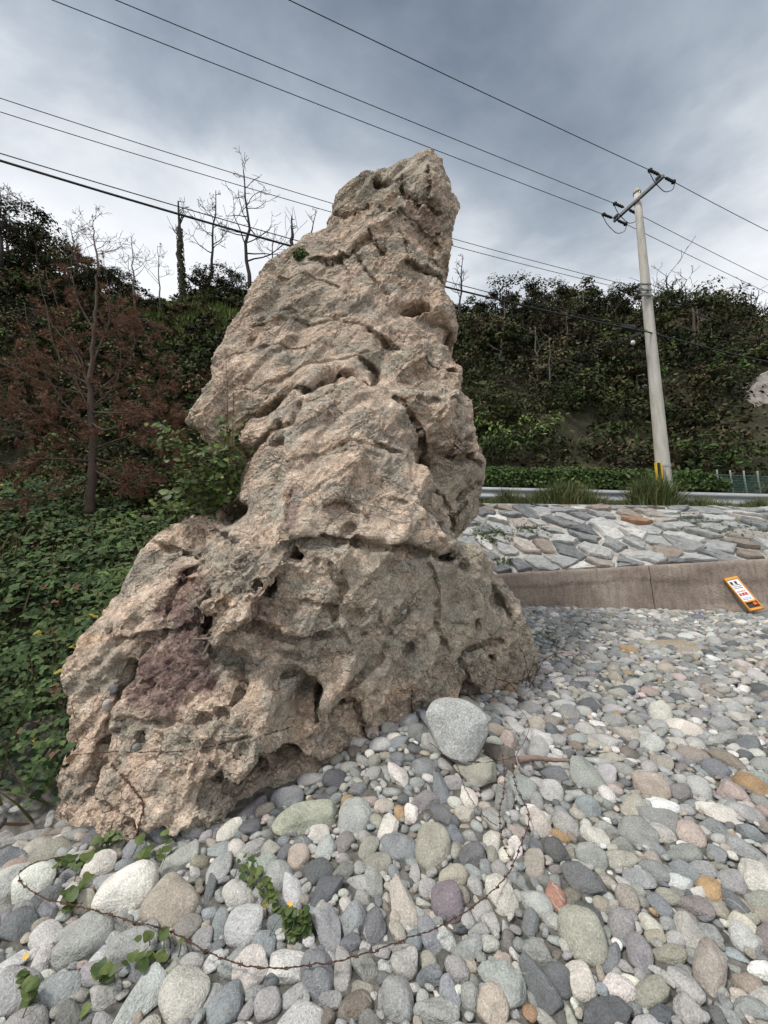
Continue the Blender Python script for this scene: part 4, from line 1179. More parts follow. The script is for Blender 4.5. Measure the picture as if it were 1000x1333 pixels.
LEAFM = leaf_mat('foliage', trans=0); DRYM = leaf_mat('dry needles', .9, .1, .1)
BARK = simple_mat('bark', (.085, .068, .055), .9, .45, 18, bump=.5)
DEADBARK = simple_mat('dead bark', (.13, .11, .095), .9, .45, 18, bump=.5)
def pick(cols, n, jit=.25, rng=RNG):
    cols = np.asarray(cols, float)
    c = cols[rng.integers(0, len(cols), n)]
    return c * (1 + jit * rng.normal(size=(n, 1))).clip(.4, 1.8)
def unit(n, rng=RNG):
    v = rng.normal(size=(n, 3)); return v / np.linalg.norm(v, axis=1)[:, None]
def crown_points(n, radii, nclump, rng, spread=.34):
    """leaf positions gathered in clumps over an uneven crown; returns points, outward normals"""
    c = unit(nclump, rng) * (rng.uniform(.45, 1.0, (nclump, 1)) ** .6)
    c[:, 2] = np.where(c[:, 2] < -.45, -c[:, 2] * .4, c[:, 2])
    k = rng.integers(0, nclump, n)
    sz = rng.uniform(.6, 1.2, nclump)[k]
    d = unit(n, rng) * (rng.uniform(0, 1, (n, 1)) ** .45) * spread * sz[:, None]
    d[:, 2] *= .7
    p = c[k] + d
    nr = d / spread + .5 * c[k] + np.array([0, 0, .55])
    return p * np.asarray(radii), nr, k
def crown_mesh(name, n, radii, nclump, cols, leaf, seed, TV=LEAF_V, TF=LEAF_F, spread=.34):
    rng = np.random.default_rng(seed)
    p, nr, k = crown_points(n, radii, nclump, rng, spread)
    nr = nr + .5 * rng.normal(size=nr.shape)
    mb = MB(); ccl = pick(cols, nclump, .22, rng)[k] * (1 + .2 * rng.normal(size=(n, 1))).clip(.5, 1.6)
    inst(mb, TV, TF, p, rot_from(nr, rng.uniform(0, 6.28, n)), leaf * rng.uniform(.6, 1.3, n), ccl)
    return mb.mesh(name)

GREENS_DARK = [(.026, .036, .017), (.034, .044, .019), (.044, .052, .022), (.038, .043, .025), (.052, .056, .024), (.062, .050, .028)]
GREENS_OLIVE = [(.052, .062, .024), (.070, .078, .028), (.045, .055, .022), (.082, .074, .034), (.075, .056, .036)]
GREENS_MID = [(.050, .085, .024), (.065, .105, .030), (.040, .070, .022), (.085, .12, .035)]
BROWNS = [(.075, .048, .030), (.10, .062, .038), (.06, .040, .027), (.12, .072, .042)]

# ------------------------------------------------------------------ woodland on the hillside: one mass, read as a whole
def hill_samples(n, x0, x1, y0, y1, seed, cond=None):
    rng = np.random.default_rng(seed)
    x = rng.uniform(x0, x1, n); y = rng.uniform(y0, y1, n)
    z = terrain(x, y)
    px, py, f = project(np.stack([x, y, z], 1))
    k = (px > -90) & (px < 1090) & ~((px > 962) & (py > 478) & (py < 640) & (y < 21.5))
    if cond is not None: k &= cond(px, py, x, y)
    return np.stack([x, y, z], 1)[k], px[k], py[k], rng
mb = MB()
hid = lambda px, py, x, y: ~((px > 420) & (px < 500) & (py > 330)) & (hill_z(x, y)[1] > 0.0) & (hill_z(x, y)[1] < 1.12)
C, px, py, rng = hill_samples(5200, -46, 48, 13, 42, 401, hid)
C2, px2, py2, _r = hill_samples(1500, -34, -3, 12.5, 27, 402, lambda px, py, x, y: hid(px, py, x, y) & (px < 345))
C, px, py = np.concatenate([C, C2]), np.concatenate([px, px2]), np.concatenate([py, py2])
print('wood clumps', len(C))
tmpl = [crown_points(165, (1, 1, .75), 9, np.random.default_rng(500 + k), .42) for k in range(6)]
for i, (c, u, v) in enumerate(zip(C, px, py)):
    p, nr, kk = tmpl[i % 6]
    right = u > 560
    rad = rng.uniform(.8, 1.9)
    if 175 < u < 330 and v < 470: rad *= .45                           # open grassy brow left of the rock
    lowpart = np.clip((v - 430) / 200, 0, 1)
    if right:
        pal = (GREENS_MID if rng.random() < .22 else GREENS_OLIVE) if rng.random() < .30 + .6 * lowpart else GREENS_DARK
        if rng.random() < .025: pal = BROWNS
    else:
        pal = GREENS_DARK if rng.random() < .40 else (GREENS_OLIVE if rng.random() < .65 else (GREENS_MID if rng.random() < .5 else BROWNS))
    col = pick(pal, 1, .42, rng) * (1 + .22 * rng.normal(size=(len(p), 1))).clip(.4, 1.8)
    a = rng.uniform(0, 6.28); Rz = np.array([[math.cos(a), -math.sin(a), 0], [math.sin(a), math.cos(a), 0], [0, 0, 1]])
    squash = rng.uniform(.6, 1.1)
    P3 = (p * np.array([1, 1, squash])) @ Rz.T * rad + c + np.array([0, 0, rad * .45])
    inst(mb, LEAF_V, LEAF_F, P3, rot_from(nr @ Rz.T + .6 * rng.normal(size=nr.shape), rng.uniform(0, 6.28, len(p))), rng.uniform(.13, .28, len(p)) * (.7 + .02 * c[1]), col)
o = obj('hillside_woodland', mb.mesh('hillside_woodland'), LEAFM); tag(o, 'dense dark scrub and young trees covering the hillside', 'woodland', kind='stuff')
# scrub along the road edge on the left, in front of the rail
mb = MB(); rng = np.random.default_rng(431)
xs_ = rng.uniform(-15, -1.0, 230); ys_ = wall_y(xs_) - 3.2 + rng.uniform(0, 3.6, 230)
zs_ = terrain(xs_, ys_); pxs, pys, _ = project(np.stack([xs_, ys_, zs_], 1))
for i in range(230):
    if pxs[i] < -60 or pxs[i] > 480: continue
    p, nr, kk = tmpl[i % 6]; rad = rng.uniform(.35, .75)
    pal = GREENS_OLIVE if rng.random() < .6 else (GREENS_MID if rng.random() < .6 else BROWNS)
    col = pick(pal, 1, .2, rng) * (1 + .25 * rng.normal(size=(len(p), 1))).clip(.4, 1.8)
    inst(mb, LEAF_V, LEAF_F, p * rad + np.array([xs_[i], ys_[i], zs_[i] + rad * .35]), rot_from(nr + .6 * rng.normal(size=nr.shape), rng.uniform(0, 6.28, len(p))), rng.uniform(.07, .18, len(p)), col)
o = obj('roadside_scrub', mb.mesh('roadside_scrub'), LEAFM); tag(o, 'low mixed scrub along the road edge behind the dead pine', 'scrub', kind='stuff')
TICK('wood')

# grass on the brow left of the rock
G, px, py, rng = hill_samples(60000, -22, -3, 16, 32, 411, lambda px, py, x, y: (px > 165) & (px < 345) & (py < 475) & (py > 380) & (hill_z(x, y)[1] < 1.05) & (hill_z(x, y)[1] > .4))
G = G[:9000]; n = len(G); print('brow grass', n)
mb = MB(); up = np.tile([0, 0, 1.0], (n, 1)) + .35 * rng.normal(size=(n, 3))
inst(mb, BLADE_V * np.array([3.2, 1, 1]), BLADE_F3, G - np.array([0, 0, .1]), rot_from(up, rng.uniform(0, 6.28, n)), rng.uniform(.4, 1.0, n), pick([(.085, .125, .03), (.11, .15, .04), (.06, .10, .028), (.13, .14, .05)], n, .2, rng))
o = obj('brow_grass', mb.mesh('brow_grass'), LEAFM); tag(o, 'bright green grass on the brow of the hill left of the rock', 'grass', kind='stuff')

# ------------------------------------------------------------------ single evergreens that stand out on the ridge and the slope
def ground_at(px, py0, y):
    """walks the ray's column: the ground point at depth y under picture column px"""
    x = at(px, py0, y).x
    return Vector((x, y, float(terrain(np.array([x]), np.array([y]))[0])))
EV = []
for k in range(5):
    EV.append((crown_mesh('crown', 2600, (1.5 + .2 * k, 1.5 + .2 * k, 1.25 + .25 * (k % 3)), 26, GREENS_DARK if k % 2 else GREENS_OLIVE, .19, 600 + k, spread=.30), None))
def trunk_mesh(h, r, seed, nb=5):
    rr = random.Random(seed); mb = MB()
    pts = [(0, 0, -.4)]
    for i in range(1, 7): pts.append((pts[-1][0] + rr.uniform(-.1, .1), pts[-1][1] + rr.uniform(-.1, .1), h * i / 6))
    mb.tube(pts, np.linspace(r, r * .35, 7), 7)
    for b in range(nb):
        j = rr.randint(3, 6); a = rr.uniform(0, 6.28); l = rr.uniform(.5, 1.1) * h * .35
        p0 = Vector(pts[j]); d = Vector((math.cos(a), math.sin(a), rr.uniform(.2, .8)))
        mb.tube([p0, p0 + d * l * .5, p0 + d * l + Vector((0, 0, .1))], [r * .4, r * .3, r * .12], 5)
    return mb.mesh('trunk', True)
TRK = [trunk_mesh(2.6, .12, 70 + k) for k in range(4)]
def evergreen(pos, k, s, label, group, hgt=1.0):
    t = thing('evergreen_tree', pos, label, 'tree', group)
    a = obj('trunk', TRK[k % 4], BARK, t); a.scale = (s, s, s * hgt)
    c = obj('crown', EV[k % 5][0], LEAFM, t); c.location = (0, 0, 2.3 * s * hgt); c.scale = (s, s, s); c.rotation_euler = (0, 0, k * 1.3)
    return t
ORDW = ['first', 'second', 'third', 'fourth', 'fifth', 'sixth', 'seventh', 'eighth', 'ninth', 'tenth', 'eleventh', 'twelfth', 'thirteenth', 'fourteenth']
rt = random.Random(33)
for k, pxx in enumerate((612, 640, 668, 694, 722, 752, 784, 812)):
    y = 35.5 + rt.uniform(-1, 1)
    evergreen(ground_at(pxx, 400, y), k, rt.uniform(.6, 1.65), f'dark evergreen on the ridge between rock and pole, {ORDW[k]} from the rock', 'evergreens on the ridge between rock and pole')
for k, pxx in enumerate((862, 893, 921, 950, 976, 998)):
    y = 35.5 + rt.uniform(-1, 1)
    evergreen(ground_at(pxx, 405, y), k + 2, rt.uniform(.55, 1.35), f'dark evergreen on the ridge beyond the pole, {ORDW[k]} from the pole', 'evergreens on the ridge beyond the pole')
for k, (pxx, s) in enumerate(((8, 1.25), (38, 1.4), (66, 1.25), (98, 1.05), (128, .9), (158, .8))):
    evergreen(ground_at(pxx, 340, 27.5 + rt.uniform(-.8, .8)), k + 1, s, f'dark evergreen on the ridge behind the dead pine, {ORDW[k]} from the picture edge', 'evergreens behind the dead pine')
for k, (pxx, s) in enumerate(((205, .62), (262, .95), (287, 1.0), (310, .8))):
    lab = ['small dark bush beside the ivy clad trunk on the brow', 'round dark bush on the brow right of the ivy clad trunk', 'largest round dark bush on the brow next to the rock', 'dark bush on the brow half hidden by the rock'][k]
    evergreen(ground_at(pxx, 385, 30.0), k, s, lab, 'bushes on the brow', .55)
SPOTS = [(650, 24, 1.05), (690, 27, .95), (742, 25, 1.0), (800, 28, 1.1), (905, 24, 1.35), (925, 29, 1.0), (880, 30, 1.0), (720, 30, 1.1), (775, 22, .8), (630, 20, .75), (925, 20, .7), (830, 21, .7)]
SPL = ['evergreen low on the slope nearest the rock edge', 'evergreen halfway up the slope, right of the rock', 'evergreen halfway up the slope between rock and pole', 'evergreen high on the slope left of the pole', 'spreading dark conifer just right of the pole, largest on the slope',
       'dark evergreen beside the pale cliff face', 'evergreen high on the slope right of the pole', 'evergreen high on the slope, midway between rock and pole', 'low evergreen just above the hedge left of the pole', 'small shrub tree above the hedge by the rock edge', 'low bushy tree above the wire fence', 'low bushy tree directly behind the pole foot']
for k, (pxx, y, s) in enumerate(SPOTS):
    evergreen(ground_at(pxx, 500, y), k, s, SPL[k], 'trees standing on the right slope')

# ------------------------------------------------------------------ bare trees
def grow(mb, p, d, length, r, depth, rr, up=.15, nb=(2, 4), thin=.011, wig=.16):
    n = 5; pts = [np.array(p)]; d = np.array(d) / np.linalg.norm(d)
    for i in range(n):
        d = d + np.array([rr.gauss(0, wig), rr.gauss(0, wig), rr.gauss(0, wig) + up * .3]); d /= np.linalg.norm(d)
        pts.append(pts[-1] + d * length / n)
    rad = np.linspace(r, max(r * .45, thin * .6), n + 1)
    mb.tube(pts, rad, 5 if r > .03 else 3, False)
    if depth > 0:
        for _ in range(rr.randint(*nb)):
            j = rr.randint(2, n); a = rr.uniform(0, 6.28)
            s = np.array([math.cos(a), math.sin(a), rr.uniform(-.2, .7)])
            grow(mb, pts[j], d * .55 + s * .8, length * rr.uniform(.45, .7), max(rad[j] * .55, thin * .6), depth - 1, rr, up, nb, thin, wig)
def bare_tree(base_px, top_px, Y, r0, seed, label, group, nmain=9, blen=.34, depth=2, start=.35, mat=None, bias=None, ivy=False, sink=1.0, thin=.011, slope=.25):
    rr = random.Random(seed)
    B, T = at(base_px[0], base_px[1], Y), at(top_px[0], top_px[1], Y)
    t = thing('bare_tree', B, label, 'tree', group)
    Hh = (T - B).length
    n = 9; pts = []
    for i in range(n + 1):
        f = i / n; p = B + (T - B) * f
        w_ = 0.02 * Hh * math.sin(f * math.pi)
        pts.append(p + Vector((rr.uniform(-w_, w_), rr.uniform(-w_, w_), 0)))
    pts[0] = B - (T - B).normalized() * sink
    rad = np.linspace(r0, r0 * .22, n + 1)
    mat = mat or DEADBARK
    child('trunk', MB().tube(pts, rad, 8).mesh('trunk', True), mat, t)
    mb = MB()
    for b in range(nmain):
        f = start + (1 - start) * (b + rr.random()) / nmain
        j = f * n; i0 = min(int(j), n - 1); p = pts[i0].lerp(pts[i0 + 1], j - i0)
        a = rr.uniform(0, 6.28); d = np.array([math.cos(a), .6 * math.sin(a), slope + rr.uniform(-.15, .35)])
        if bias is not None: d[0] = abs(d[0]) * (1 if rr.random() < bias else -1)
        grow(mb, p, d, Hh * blen * (1.15 - .95 * f) * rr.uniform(.6, 1.2), max(rad[i0] * .45, thin), depth, rr, thin=thin)
    child('branches', mb.mesh('branches'), mat, t)
    if ivy:
        rng = np.random.default_rng(seed); m_ = 900
        f = rng.uniform(0, .72, m_); P_ = np.array([B + (T - B) * float(x) for x in f]); nr = unit(m_, rng); nr[:, 2] *= .4
        P_ = P_ + nr * (r0 * (1.35 - .6 * f))[:, None]
        mb = MB(); inst(mb, BROAD_V, BROAD_F, P_, rot_from(nr, rng.uniform(0, 6.28, m_)), rng.uniform(.12, .24, m_), pick(GREENS_DARK, m_, .3, rng))
        child('ivy', mb.mesh('ivy'), LEAFM, t)
    return t
BG = 'bare trees on the ridge left of the rock'
DARKB = simple_mat('dark dead wood', (.030, .026, .023), .9, .35, 12)
bare_tree((238, 392), (232, 262), 29, .27, 1, 'leafless trunk wrapped in ivy with broken crooked top on the brow', BG, 7, .26, 1, .62, DARKB, ivy=True, thin=.03)
t = bare_tree((272, 388), (281, 248), 30, .14, 2, 'slender bare tree between the ivy clad trunk and the tallest bare tree', BG, 13, .26, 2, .3, DARKB, thin=.027)
bare_tree((327, 400), (317, 222), 30, .19, 3, 'tallest bare tree on the brow close to the rock', BG, 15, .34, 2, .3, DARKB, thin=.027)
bare_tree((352, 360), (357, 300), 28, .07, 4, 'small bare sapling peeping over the rock shoulder', BG, 7, .4, 1, .3, DARKB, thin=.018)
bare_tree((380, 330), (380, 281), 24, .16, 5, 'short dark snag standing behind the rock shoulder', BG, 3, .3, 1, .5, DARKB, thin=.016)
bare_tree((404, 312), (412, 270), 22, .05, 6, 'thin leaning twig tree behind the rock near its neck', BG, 5, .35, 1, .4, DARKB, thin=.014)
bare_tree((128, 345), (120, 280), 26, .08, 7, 'pale twiggy bare tree above the dead pine', BG, 14, .55, 2, .15, thin=.02)
bare_tree((100, 345), (92, 290), 26.5, .07, 8, 'pale twiggy bare tree left of the dead pine top', BG, 11, .5, 2, .15, thin=.02)
bare_tree((175, 390), (172, 312), 26, .08, 9, 'thin bare tree midway between dead pine and ivy clad trunk', BG, 12, .4, 2, .2, thin=.018)
bare_tree((208, 390), (205, 320), 27, .06, 10, 'faint bare sapling just left of the ivy clad trunk', BG, 8, .4, 2, .2, thin=.016)
bare_tree((2, 330), (0, 250), 24, .12, 11, 'bare tree cut by the picture edge above the dark wood', BG, 16, .5, 3, .2, DARKB, thin=.018)
RGp = 'bare trees on the ridge right of the rock'
bare_tree((598, 420), (603, 332), 30, .11, 12, 'lone bare conifer against the sky next to the rock', RGp, 14, .30, 1, .2, DARKB, thin=.027)
bare_tree((874, 425), (876, 368), 34, .22, 13, 'bare spreading tree on the ridge just right of the pole', RGp, 18, .75, 2, .15, DARKB, bias=.62, thin=.028)
bare_tree((920, 425), (920, 388), 34, .16, 14, 'bare spreading tree on the ridge, second right of the pole', RGp, 14, .8, 2, .15, DARKB, bias=.65, thin=.028)
bare_tree((978, 430), (978, 385), 34, .15, 15, 'bare forked tree on the ridge at the picture edge', RGp, 16, .7, 2, .15, DARKB, thin=.026)
bare_tree((795, 420), (797, 380), 34.5, .13, 16, 'small bare tree on the ridge just left of the pole', RGp, 12, .5, 2, .2, DARKB, thin=.024)
bare_tree((726, 415), (728, 384), 34.5, .10, 17, 'small bare tree sticking out of the ridge midway between rock and pole', RGp, 8, .4, 1, .2, DARKB, thin=.022)
TRS = [(700, 23), (740, 24.5), (765, 27), (660, 26), (915, 25), (930, 26), (715, 21)]
for k, (pxx, y) in enumerate(TRS):
    g = ground_at(pxx, 480, y); u, v, f = project(np.array(g))
    bare_tree((u, v), (u + rt.uniform(-6, 6), v - 70), y - .5, .06, 40 + k, ['pale thin dead stem on the slope right of the rock', 'pale thin dead stem midway between rock and pole', 'pale dead stem high on the slope left of the pole', 'dead stem high on the slope near the rock', 'pale forked dead stem right of the pole', 'pale dead stem beside the large conifer', 'short dead stem low on the slope above the hedge'][k],
              'dead stems on the right slope', 6, .4, 1, .4, thin=.02, sink=.6)
TICK('trees')

# ------------------------------------------------------------------ the dead brown pine
YD = 8.6
dp = thing('dead_pine_tree', at(118, 650, YD), 'dead pine with reddish brown needles on the bank left of the rock', 'tree')
tp = [(116, 668), (118, 640), (121, 590), (119, 540), (117, 500), (121, 455), (124, 410), (126, 375), (127, 345)]
PINEB = simple_mat('pine bark', (.085, .060, .048), .95, .45, 22, bump=.7)
TP = smooth_path([at(a, b, YD) for a, b in tp], 5)
rb = random.Random(8)
TP = TP + np.array([[rb.gauss(0, .012), rb.gauss(0, .012), 0] for _ in TP])
child('trunk', MB().tube(TP, np.linspace(.105, .014, len(TP)) * (1 + .10 * np.sin(np.arange(len(TP)) * 1.9)), 10).mesh('trunk', True), PINEB, dp)
BRN = [((121, 590), (85, 560), (45, 540), (0, 515), -.9), ((120, 560), (80, 520), (52, 470), (30, 395), -.5), ((119, 540), (95, 490), (70, 450), (45, 330), -.2), ((121, 585), (160, 570), (195, 560), (225, 535), -.6),
       ((119, 530), (150, 500), (158, 450), (152, 400), .3), ((117, 505), (95, 455), (70, 425), (60, 405), .4), ((122, 455), (150, 445), (170, 425), (182, 408), -.3), ((123, 430), (105, 400), (95, 372), (93, 335), .1),
       ((120, 545), (165, 525), (200, 512), (214, 470), .2), ((121, 600), (60, 598), (20, 612), (-20, 640), -1.2), ((121, 610), (155, 630), (185, 622), (240, 578), -.3), ((120, 575), (70, 575), (20, 560), (-30, 565), -.5),
       ((118, 515), (60, 500), (20, 480), (-15, 470), -.2), ((120, 620), (80, 640), (30, 650), (-15, 665), -1.0), ((119, 550), (140, 560), (185, 545), (205, 560), -1.0), ((122, 470), (140, 425), (143, 390), (136, 350), -.1)]
rng = np.random.default_rng(88); nneed = 0
for i, (a, b, c, d, dy) in enumerate(BRN + [((p[0][0], p[0][1] - 14), (p[1][0] + 12, p[1][1] - 22), (p[2][0] + 18, p[2][1] - 10), (p[3][0] + 14, p[3][1] + 18), p[4] + .5) for p in BRN[::2]]):
    pts = [at(a[0], a[1], YD), at(b[0], b[1], YD + dy * .4), at(c[0], c[1], YD + dy * .8), at(d[0], d[1], YD + dy)]
    pp = smooth_path(pts, 5); m_ = len(pp)
    pp = pp + np.array([[rb.gauss(0, .018), rb.gauss(0, .018), rb.gauss(0, .018)] for _ in pp]) * np.linspace(0, 1, m_)[:, None]
    mb = MB(); mb.tube(pp, np.linspace(.024, .006, m_), 6)
    tips = []
    for _ in range(17):
        j = rb.randint(3, m_ - 1); a_ = rb.uniform(0, 6.28); l = rb.uniform(.18, .6)
        dd_ = pp[min(j + 1, m_ - 1)] - pp[j - 1]; dd_ /= np.linalg.norm(dd_)
        e = dd_ * .7 + np.array([math.cos(a_) * .8, math.sin(a_) * .8, rb.uniform(-.45, .35)]); e /= np.linalg.norm(e)
        q0 = pp[j]; q1 = q0 + e * l * .5 + np.array([0, 0, rb.uniform(-.04, .04)]); q2 = q0 + e * l + np.array([0, 0, rb.uniform(-.14, .12)])
        mb.tube([q0, q1, q2], [.008, .006, .003], 4, False)
        tips.append((q2, e)); tips.append((q1 * .4 + q2 * .6, e))
        for _k in range(2):
            e2 = e + np.array([rb.gauss(0, .7), rb.gauss(0, .7), rb.gauss(0, .5)]); e2 /= np.linalg.norm(e2); q3 = q1 + e2 * rb.uniform(.08, .25)
            mb.tube([q1, q3], [.004, .002], 3, False); tips.append((q3, e2))
    br_o = child('branch', mb.mesh('branch'), PINEB, dp)
    # brown needle tufts at the twig ends; the upper branches have lost most of theirs
    NPp, NDd = [], []
    for q, e in tips:
        vv = project(q)[1]
        if rb.random() < (.85 if vv > 500 else .45): NPp.append(q); NDd.append(e)
    if not NPp: continue
    NPp, NDd = np.array(NPp), np.array(NDd); idx = np.repeat(np.arange(len(NPp)), 38); n = len(idx); nneed += n
    back = rng.uniform(0, .12, n)[:, None]
    dirs = NDd[idx] * 1.0 + .55 * rng.normal(size=(n, 3)) + np.array([0, 0, -.22]); P_ = NPp[idx] - NDd[idx] * back + .008 * rng.normal(size=(n, 3))
    ncol = pick([(.175, .092, .066), (.23, .128, .086), (.125, .070, .054), (.29, .175, .11)], n, .25, rng)
    mbn = MB(); inst(mbn, NEED_V, NEED_F, P_, rot_from(dirs, rng.uniform(0, 6.28, n)), np.stack([np.full(n, .15), np.full(n, .15), rng.uniform(.08, .17, n)], 1), ncol)
    child('needles', mbn.mesh('needles'), DRYM, br_o, kind='stuff')
print('needles', nneed)

# ------------------------------------------------------------------ leafy cover on the left bank
def bank_points(n, seed):
    rng = np.random.default_rng(seed)
    x = rng.uniform(-11.5, .2, n); y = 2.9 + 8.6 * rng.uniform(0, 1, n) ** 1.25
    z = terrain(x, y)
    px, py, f = project(np.stack([x, y, z], 1))
    ok = ((z > beach_z(x, y) + .03) | ((x < -2.35) & (y > 3.0))) & (px > -70) & (px < 470) & (rng.uniform(size=n) < np.clip(4.2 / y, .4, 1.2) + .15)
    # keep clear of the rock's own footprint
    ok &= ~((x > -2.1) & (y < 4.9) & (y > 2.9) & (x > -2.1 + (y - 3.2) * .35))
    return np.stack([x, y, z], 1)[ok], px[ok], py[ok], rng
B_, px, py, rng = bank_points(64000, 61)
n = len(B_); print('bank leaves', n)
q = np.stack([B_[:, 0], B_[:, 1], np.zeros(n)], 1)
hgt = (.08 + .52 * np.clip(fbm(q, .9, 3, .5, 71) + .45, 0, 1.2)) * rng.uniform(.15, 1.0, n) ** .6
bright = smooth(0, .5, fbm(q, .7, 2, .5, 75))[:, None] * .75
colr = pick([(.034, .058, .022), (.046, .074, .027), (.026, .044, .019), (.060, .080, .030)], n, .25, rng) * (1 - bright) + bright * pick([(.095, .14, .042), (.12, .165, .052), (.075, .115, .038)], n, .2, rng)
colr = colr * 1.3
yel = rng.uniform(size=n) < .004; colr[yel] = np.array([.30, .24, .045])
dead = rng.uniform(size=n) < .03; colr[dead] = np.array([.12, .075, .045])
P_ = B_ + np.array([0, 0, 1.0]) * hgt[:, None]
nr = np.tile([0, -.55, .9], (n, 1)) + .45 * rng.normal(size=(n, 3))
mb = MB()
half = rng.uniform(size=n) < .55
inst(mb, TRI_V, TRI_F, P_[half], rot_from(nr[half], rng.uniform(0, 6.28, half.sum())), rng.uniform(.075, .15, half.sum()) * np.clip(B_[half, 1] / 5.5, .55, 1), colr[half])
inst(mb, BROAD_V, BROAD_F, P_[~half], rot_from(nr[~half], rng.uniform(0, 6.28, (~half).sum())), rng.uniform(.045, .10, (~half).sum()) * np.clip(B_[~half, 1] / 5.5, .6, 1), colr[~half])
# straggling stems and dry grass among the leaves
k = rng.integers(0, n, 2600); up = np.tile([0, 0, 1.0], (2600, 1)) + .6 * rng.normal(size=(2600, 3))
inst(mb, BLADE_V, BLADE_F3, B_[k], rot_from(up, rng.uniform(0, 6.28, 2600)), rng.uniform(.25, .6, 2600), pick([(.12, .13, .05), (.09, .11, .04), (.17, .13, .075), (.10, .065, .04)], 2600, .2, rng))
o = obj('bank_undergrowth', mb.mesh('bank_undergrowth'), LEAFM); tag(o, 'tangled leafy creepers covering the bank left of the rock', 'undergrowth', kind='stuff')
TICK('bank')

# ------------------------------------------------------------------ clipped ivy hedge along the road
hd = thing('hedge', at(780, 640, 14.6), 'long ivy covered hedge running along the far side of the road', 'hedge')
rng = np.random.default_rng(91); m_ = 15000
HA, HB = at(560, 634, 15.4), at(938, 642, 14.2)
f = rng.uniform(0, 1, m_); topz = rng.uniform(0, 1, m_)
base = np.array(HA)[None] + np.array(HB - HA)[None] * f[:, None]
hh = .80 + .10 * fbm(np.stack([f * 30, f * 0, f * 0], 1), 1.0, 3, .5, 92)
end = 1 - .45 * smooth(.90, 1.0, f)
P_ = base + np.stack([rng.normal(size=m_) * .03, -.32 + rng.uniform(0, .6, m_) * (topz > .82) + .10 * rng.normal(size=m_), topz ** .8 * hh * end], 1)
nr = np.tile([0, -1, .4], (m_, 1)) + .5 * rng.normal(size=(m_, 3)); nr[topz > .85] += np.array([0, .4, .9])
mb = MB(); inst(mb, BROAD_V, BROAD_F, P_, rot_from(nr, rng.uniform(0, 6.28, m_)), rng.uniform(.07, .14, m_), pick([(.050, .085, .026), (.065, .105, .032), (.085, .125, .04), (.036, .062, .02)], m_, .25, rng))
child('foliage', mb.mesh('foliage'), LEAFM, hd)
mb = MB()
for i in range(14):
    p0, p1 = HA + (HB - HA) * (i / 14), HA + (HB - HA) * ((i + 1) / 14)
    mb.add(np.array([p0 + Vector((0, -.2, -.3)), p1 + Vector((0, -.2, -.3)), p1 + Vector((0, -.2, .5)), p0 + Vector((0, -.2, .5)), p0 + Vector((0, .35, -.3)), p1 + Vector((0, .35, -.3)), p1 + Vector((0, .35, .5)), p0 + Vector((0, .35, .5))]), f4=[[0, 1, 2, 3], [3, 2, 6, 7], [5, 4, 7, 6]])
child('inner_shade_block', mb.mesh('inner_shade_block'), simple_mat('hedge inner shade', (.012, .014, .008), .9), hd)  # solid near-black block, shade behind the leaves put into its colour
# ------------------------------------------------------------------ grass between the stone slope and the road
def verge(n, seed, cond, hmin, hmax, cols, lean=.3, widen=1.5):
    rng = np.random.default_rng(seed)
    x = rng.uniform(1.2, 12.5, n); y = wall_y(x) + REV + rng.uniform(.45, 1.75, n); z = road_z(x) - .02
    px, py, _ = project(np.stack([x, y, z], 1)); k = cond(px) & (px > 590)
    p = np.stack([x, y, z], 1)[k]; n = len(p)
    up = np.tile([0, 0, 1.0], (n, 1)) + lean * rng.normal(size=(n, 3))
    mb = MB(); inst(mb, BLADE_V * np.array([widen, 1, 1]), BLADE_F3, p, rot_from(up, rng.uniform(0, 6.28, n)), rng.uniform(hmin, hmax, n), pick(cols, n, .25, rng))
    return mb
VG = [(.085, .115, .040), (.11, .14, .05), (.14, .15, .062), (.18, .165, .085), (.065, .09, .035)]
mb = verge(15000, 95, lambda px: px > 0, .14, .48, VG, .3, .8)
o = obj('verge_grass', mb.mesh('verge_grass'), LEAFM); tag(o, 'short dry grass along the road edge above the stone slope', 'grass', kind='stuff')
for k, (pxx, wd, hg, nn_, lab) in enumerate(((735, .95, .95, 1500, 'widest tall grass clump in front of the guard rail'), (850, .55, 1.15, 1100, 'tallest grass clump at the foot of the utility pole'), (905, .75, .55, 900, 'low grass clump right of the utility pole'),
                                       (660, .35, .75, 500, 'thin grass clump close to the rock edge'), (780, .4, .5, 500, 'small grass clump midway between the widest clump and the pole'), (985, .3, .5, 700, 'low grass clump at the picture edge by the rail'), (690, .45, .6, 500, 'ragged grass clump left of the widest clump'))):
    c0 = solve_on(pxx, 664, lambda x: wall_y(x) + REV + .75); c0.z = float(road_z(c0.x))
    rng = np.random.default_rng(970 + k); nn_ = int(nn_ * 1.9)
    p = np.array(c0)[None] + np.stack([rng.normal(size=nn_) * wd * .45, rng.normal(size=nn_) * .18, np.zeros(nn_)], 1)
    up = np.stack([(p[:, 0] - c0.x) * .55, rng.normal(size=nn_) * .2 - .08, np.ones(nn_)], 1) + .22 * rng.normal(size=(nn_, 3))
    mb = MB(); inst(mb, BLADE_V * np.array([.62, 1.5, 1]), BLADE_F3, p, rot_from(up, rng.uniform(0, 6.28, nn_)), hg * rng.uniform(.5, 1.05, nn_) * np.exp(-((p[:, 0] - c0.x) / wd) ** 2 * .5), pick(VG, nn_, .25, rng))
    o = obj('grass_clump', mb.mesh('grass_clump'), LEAFM); tag(o, lab, 'grass clump', 'grass clumps along the guard rail')
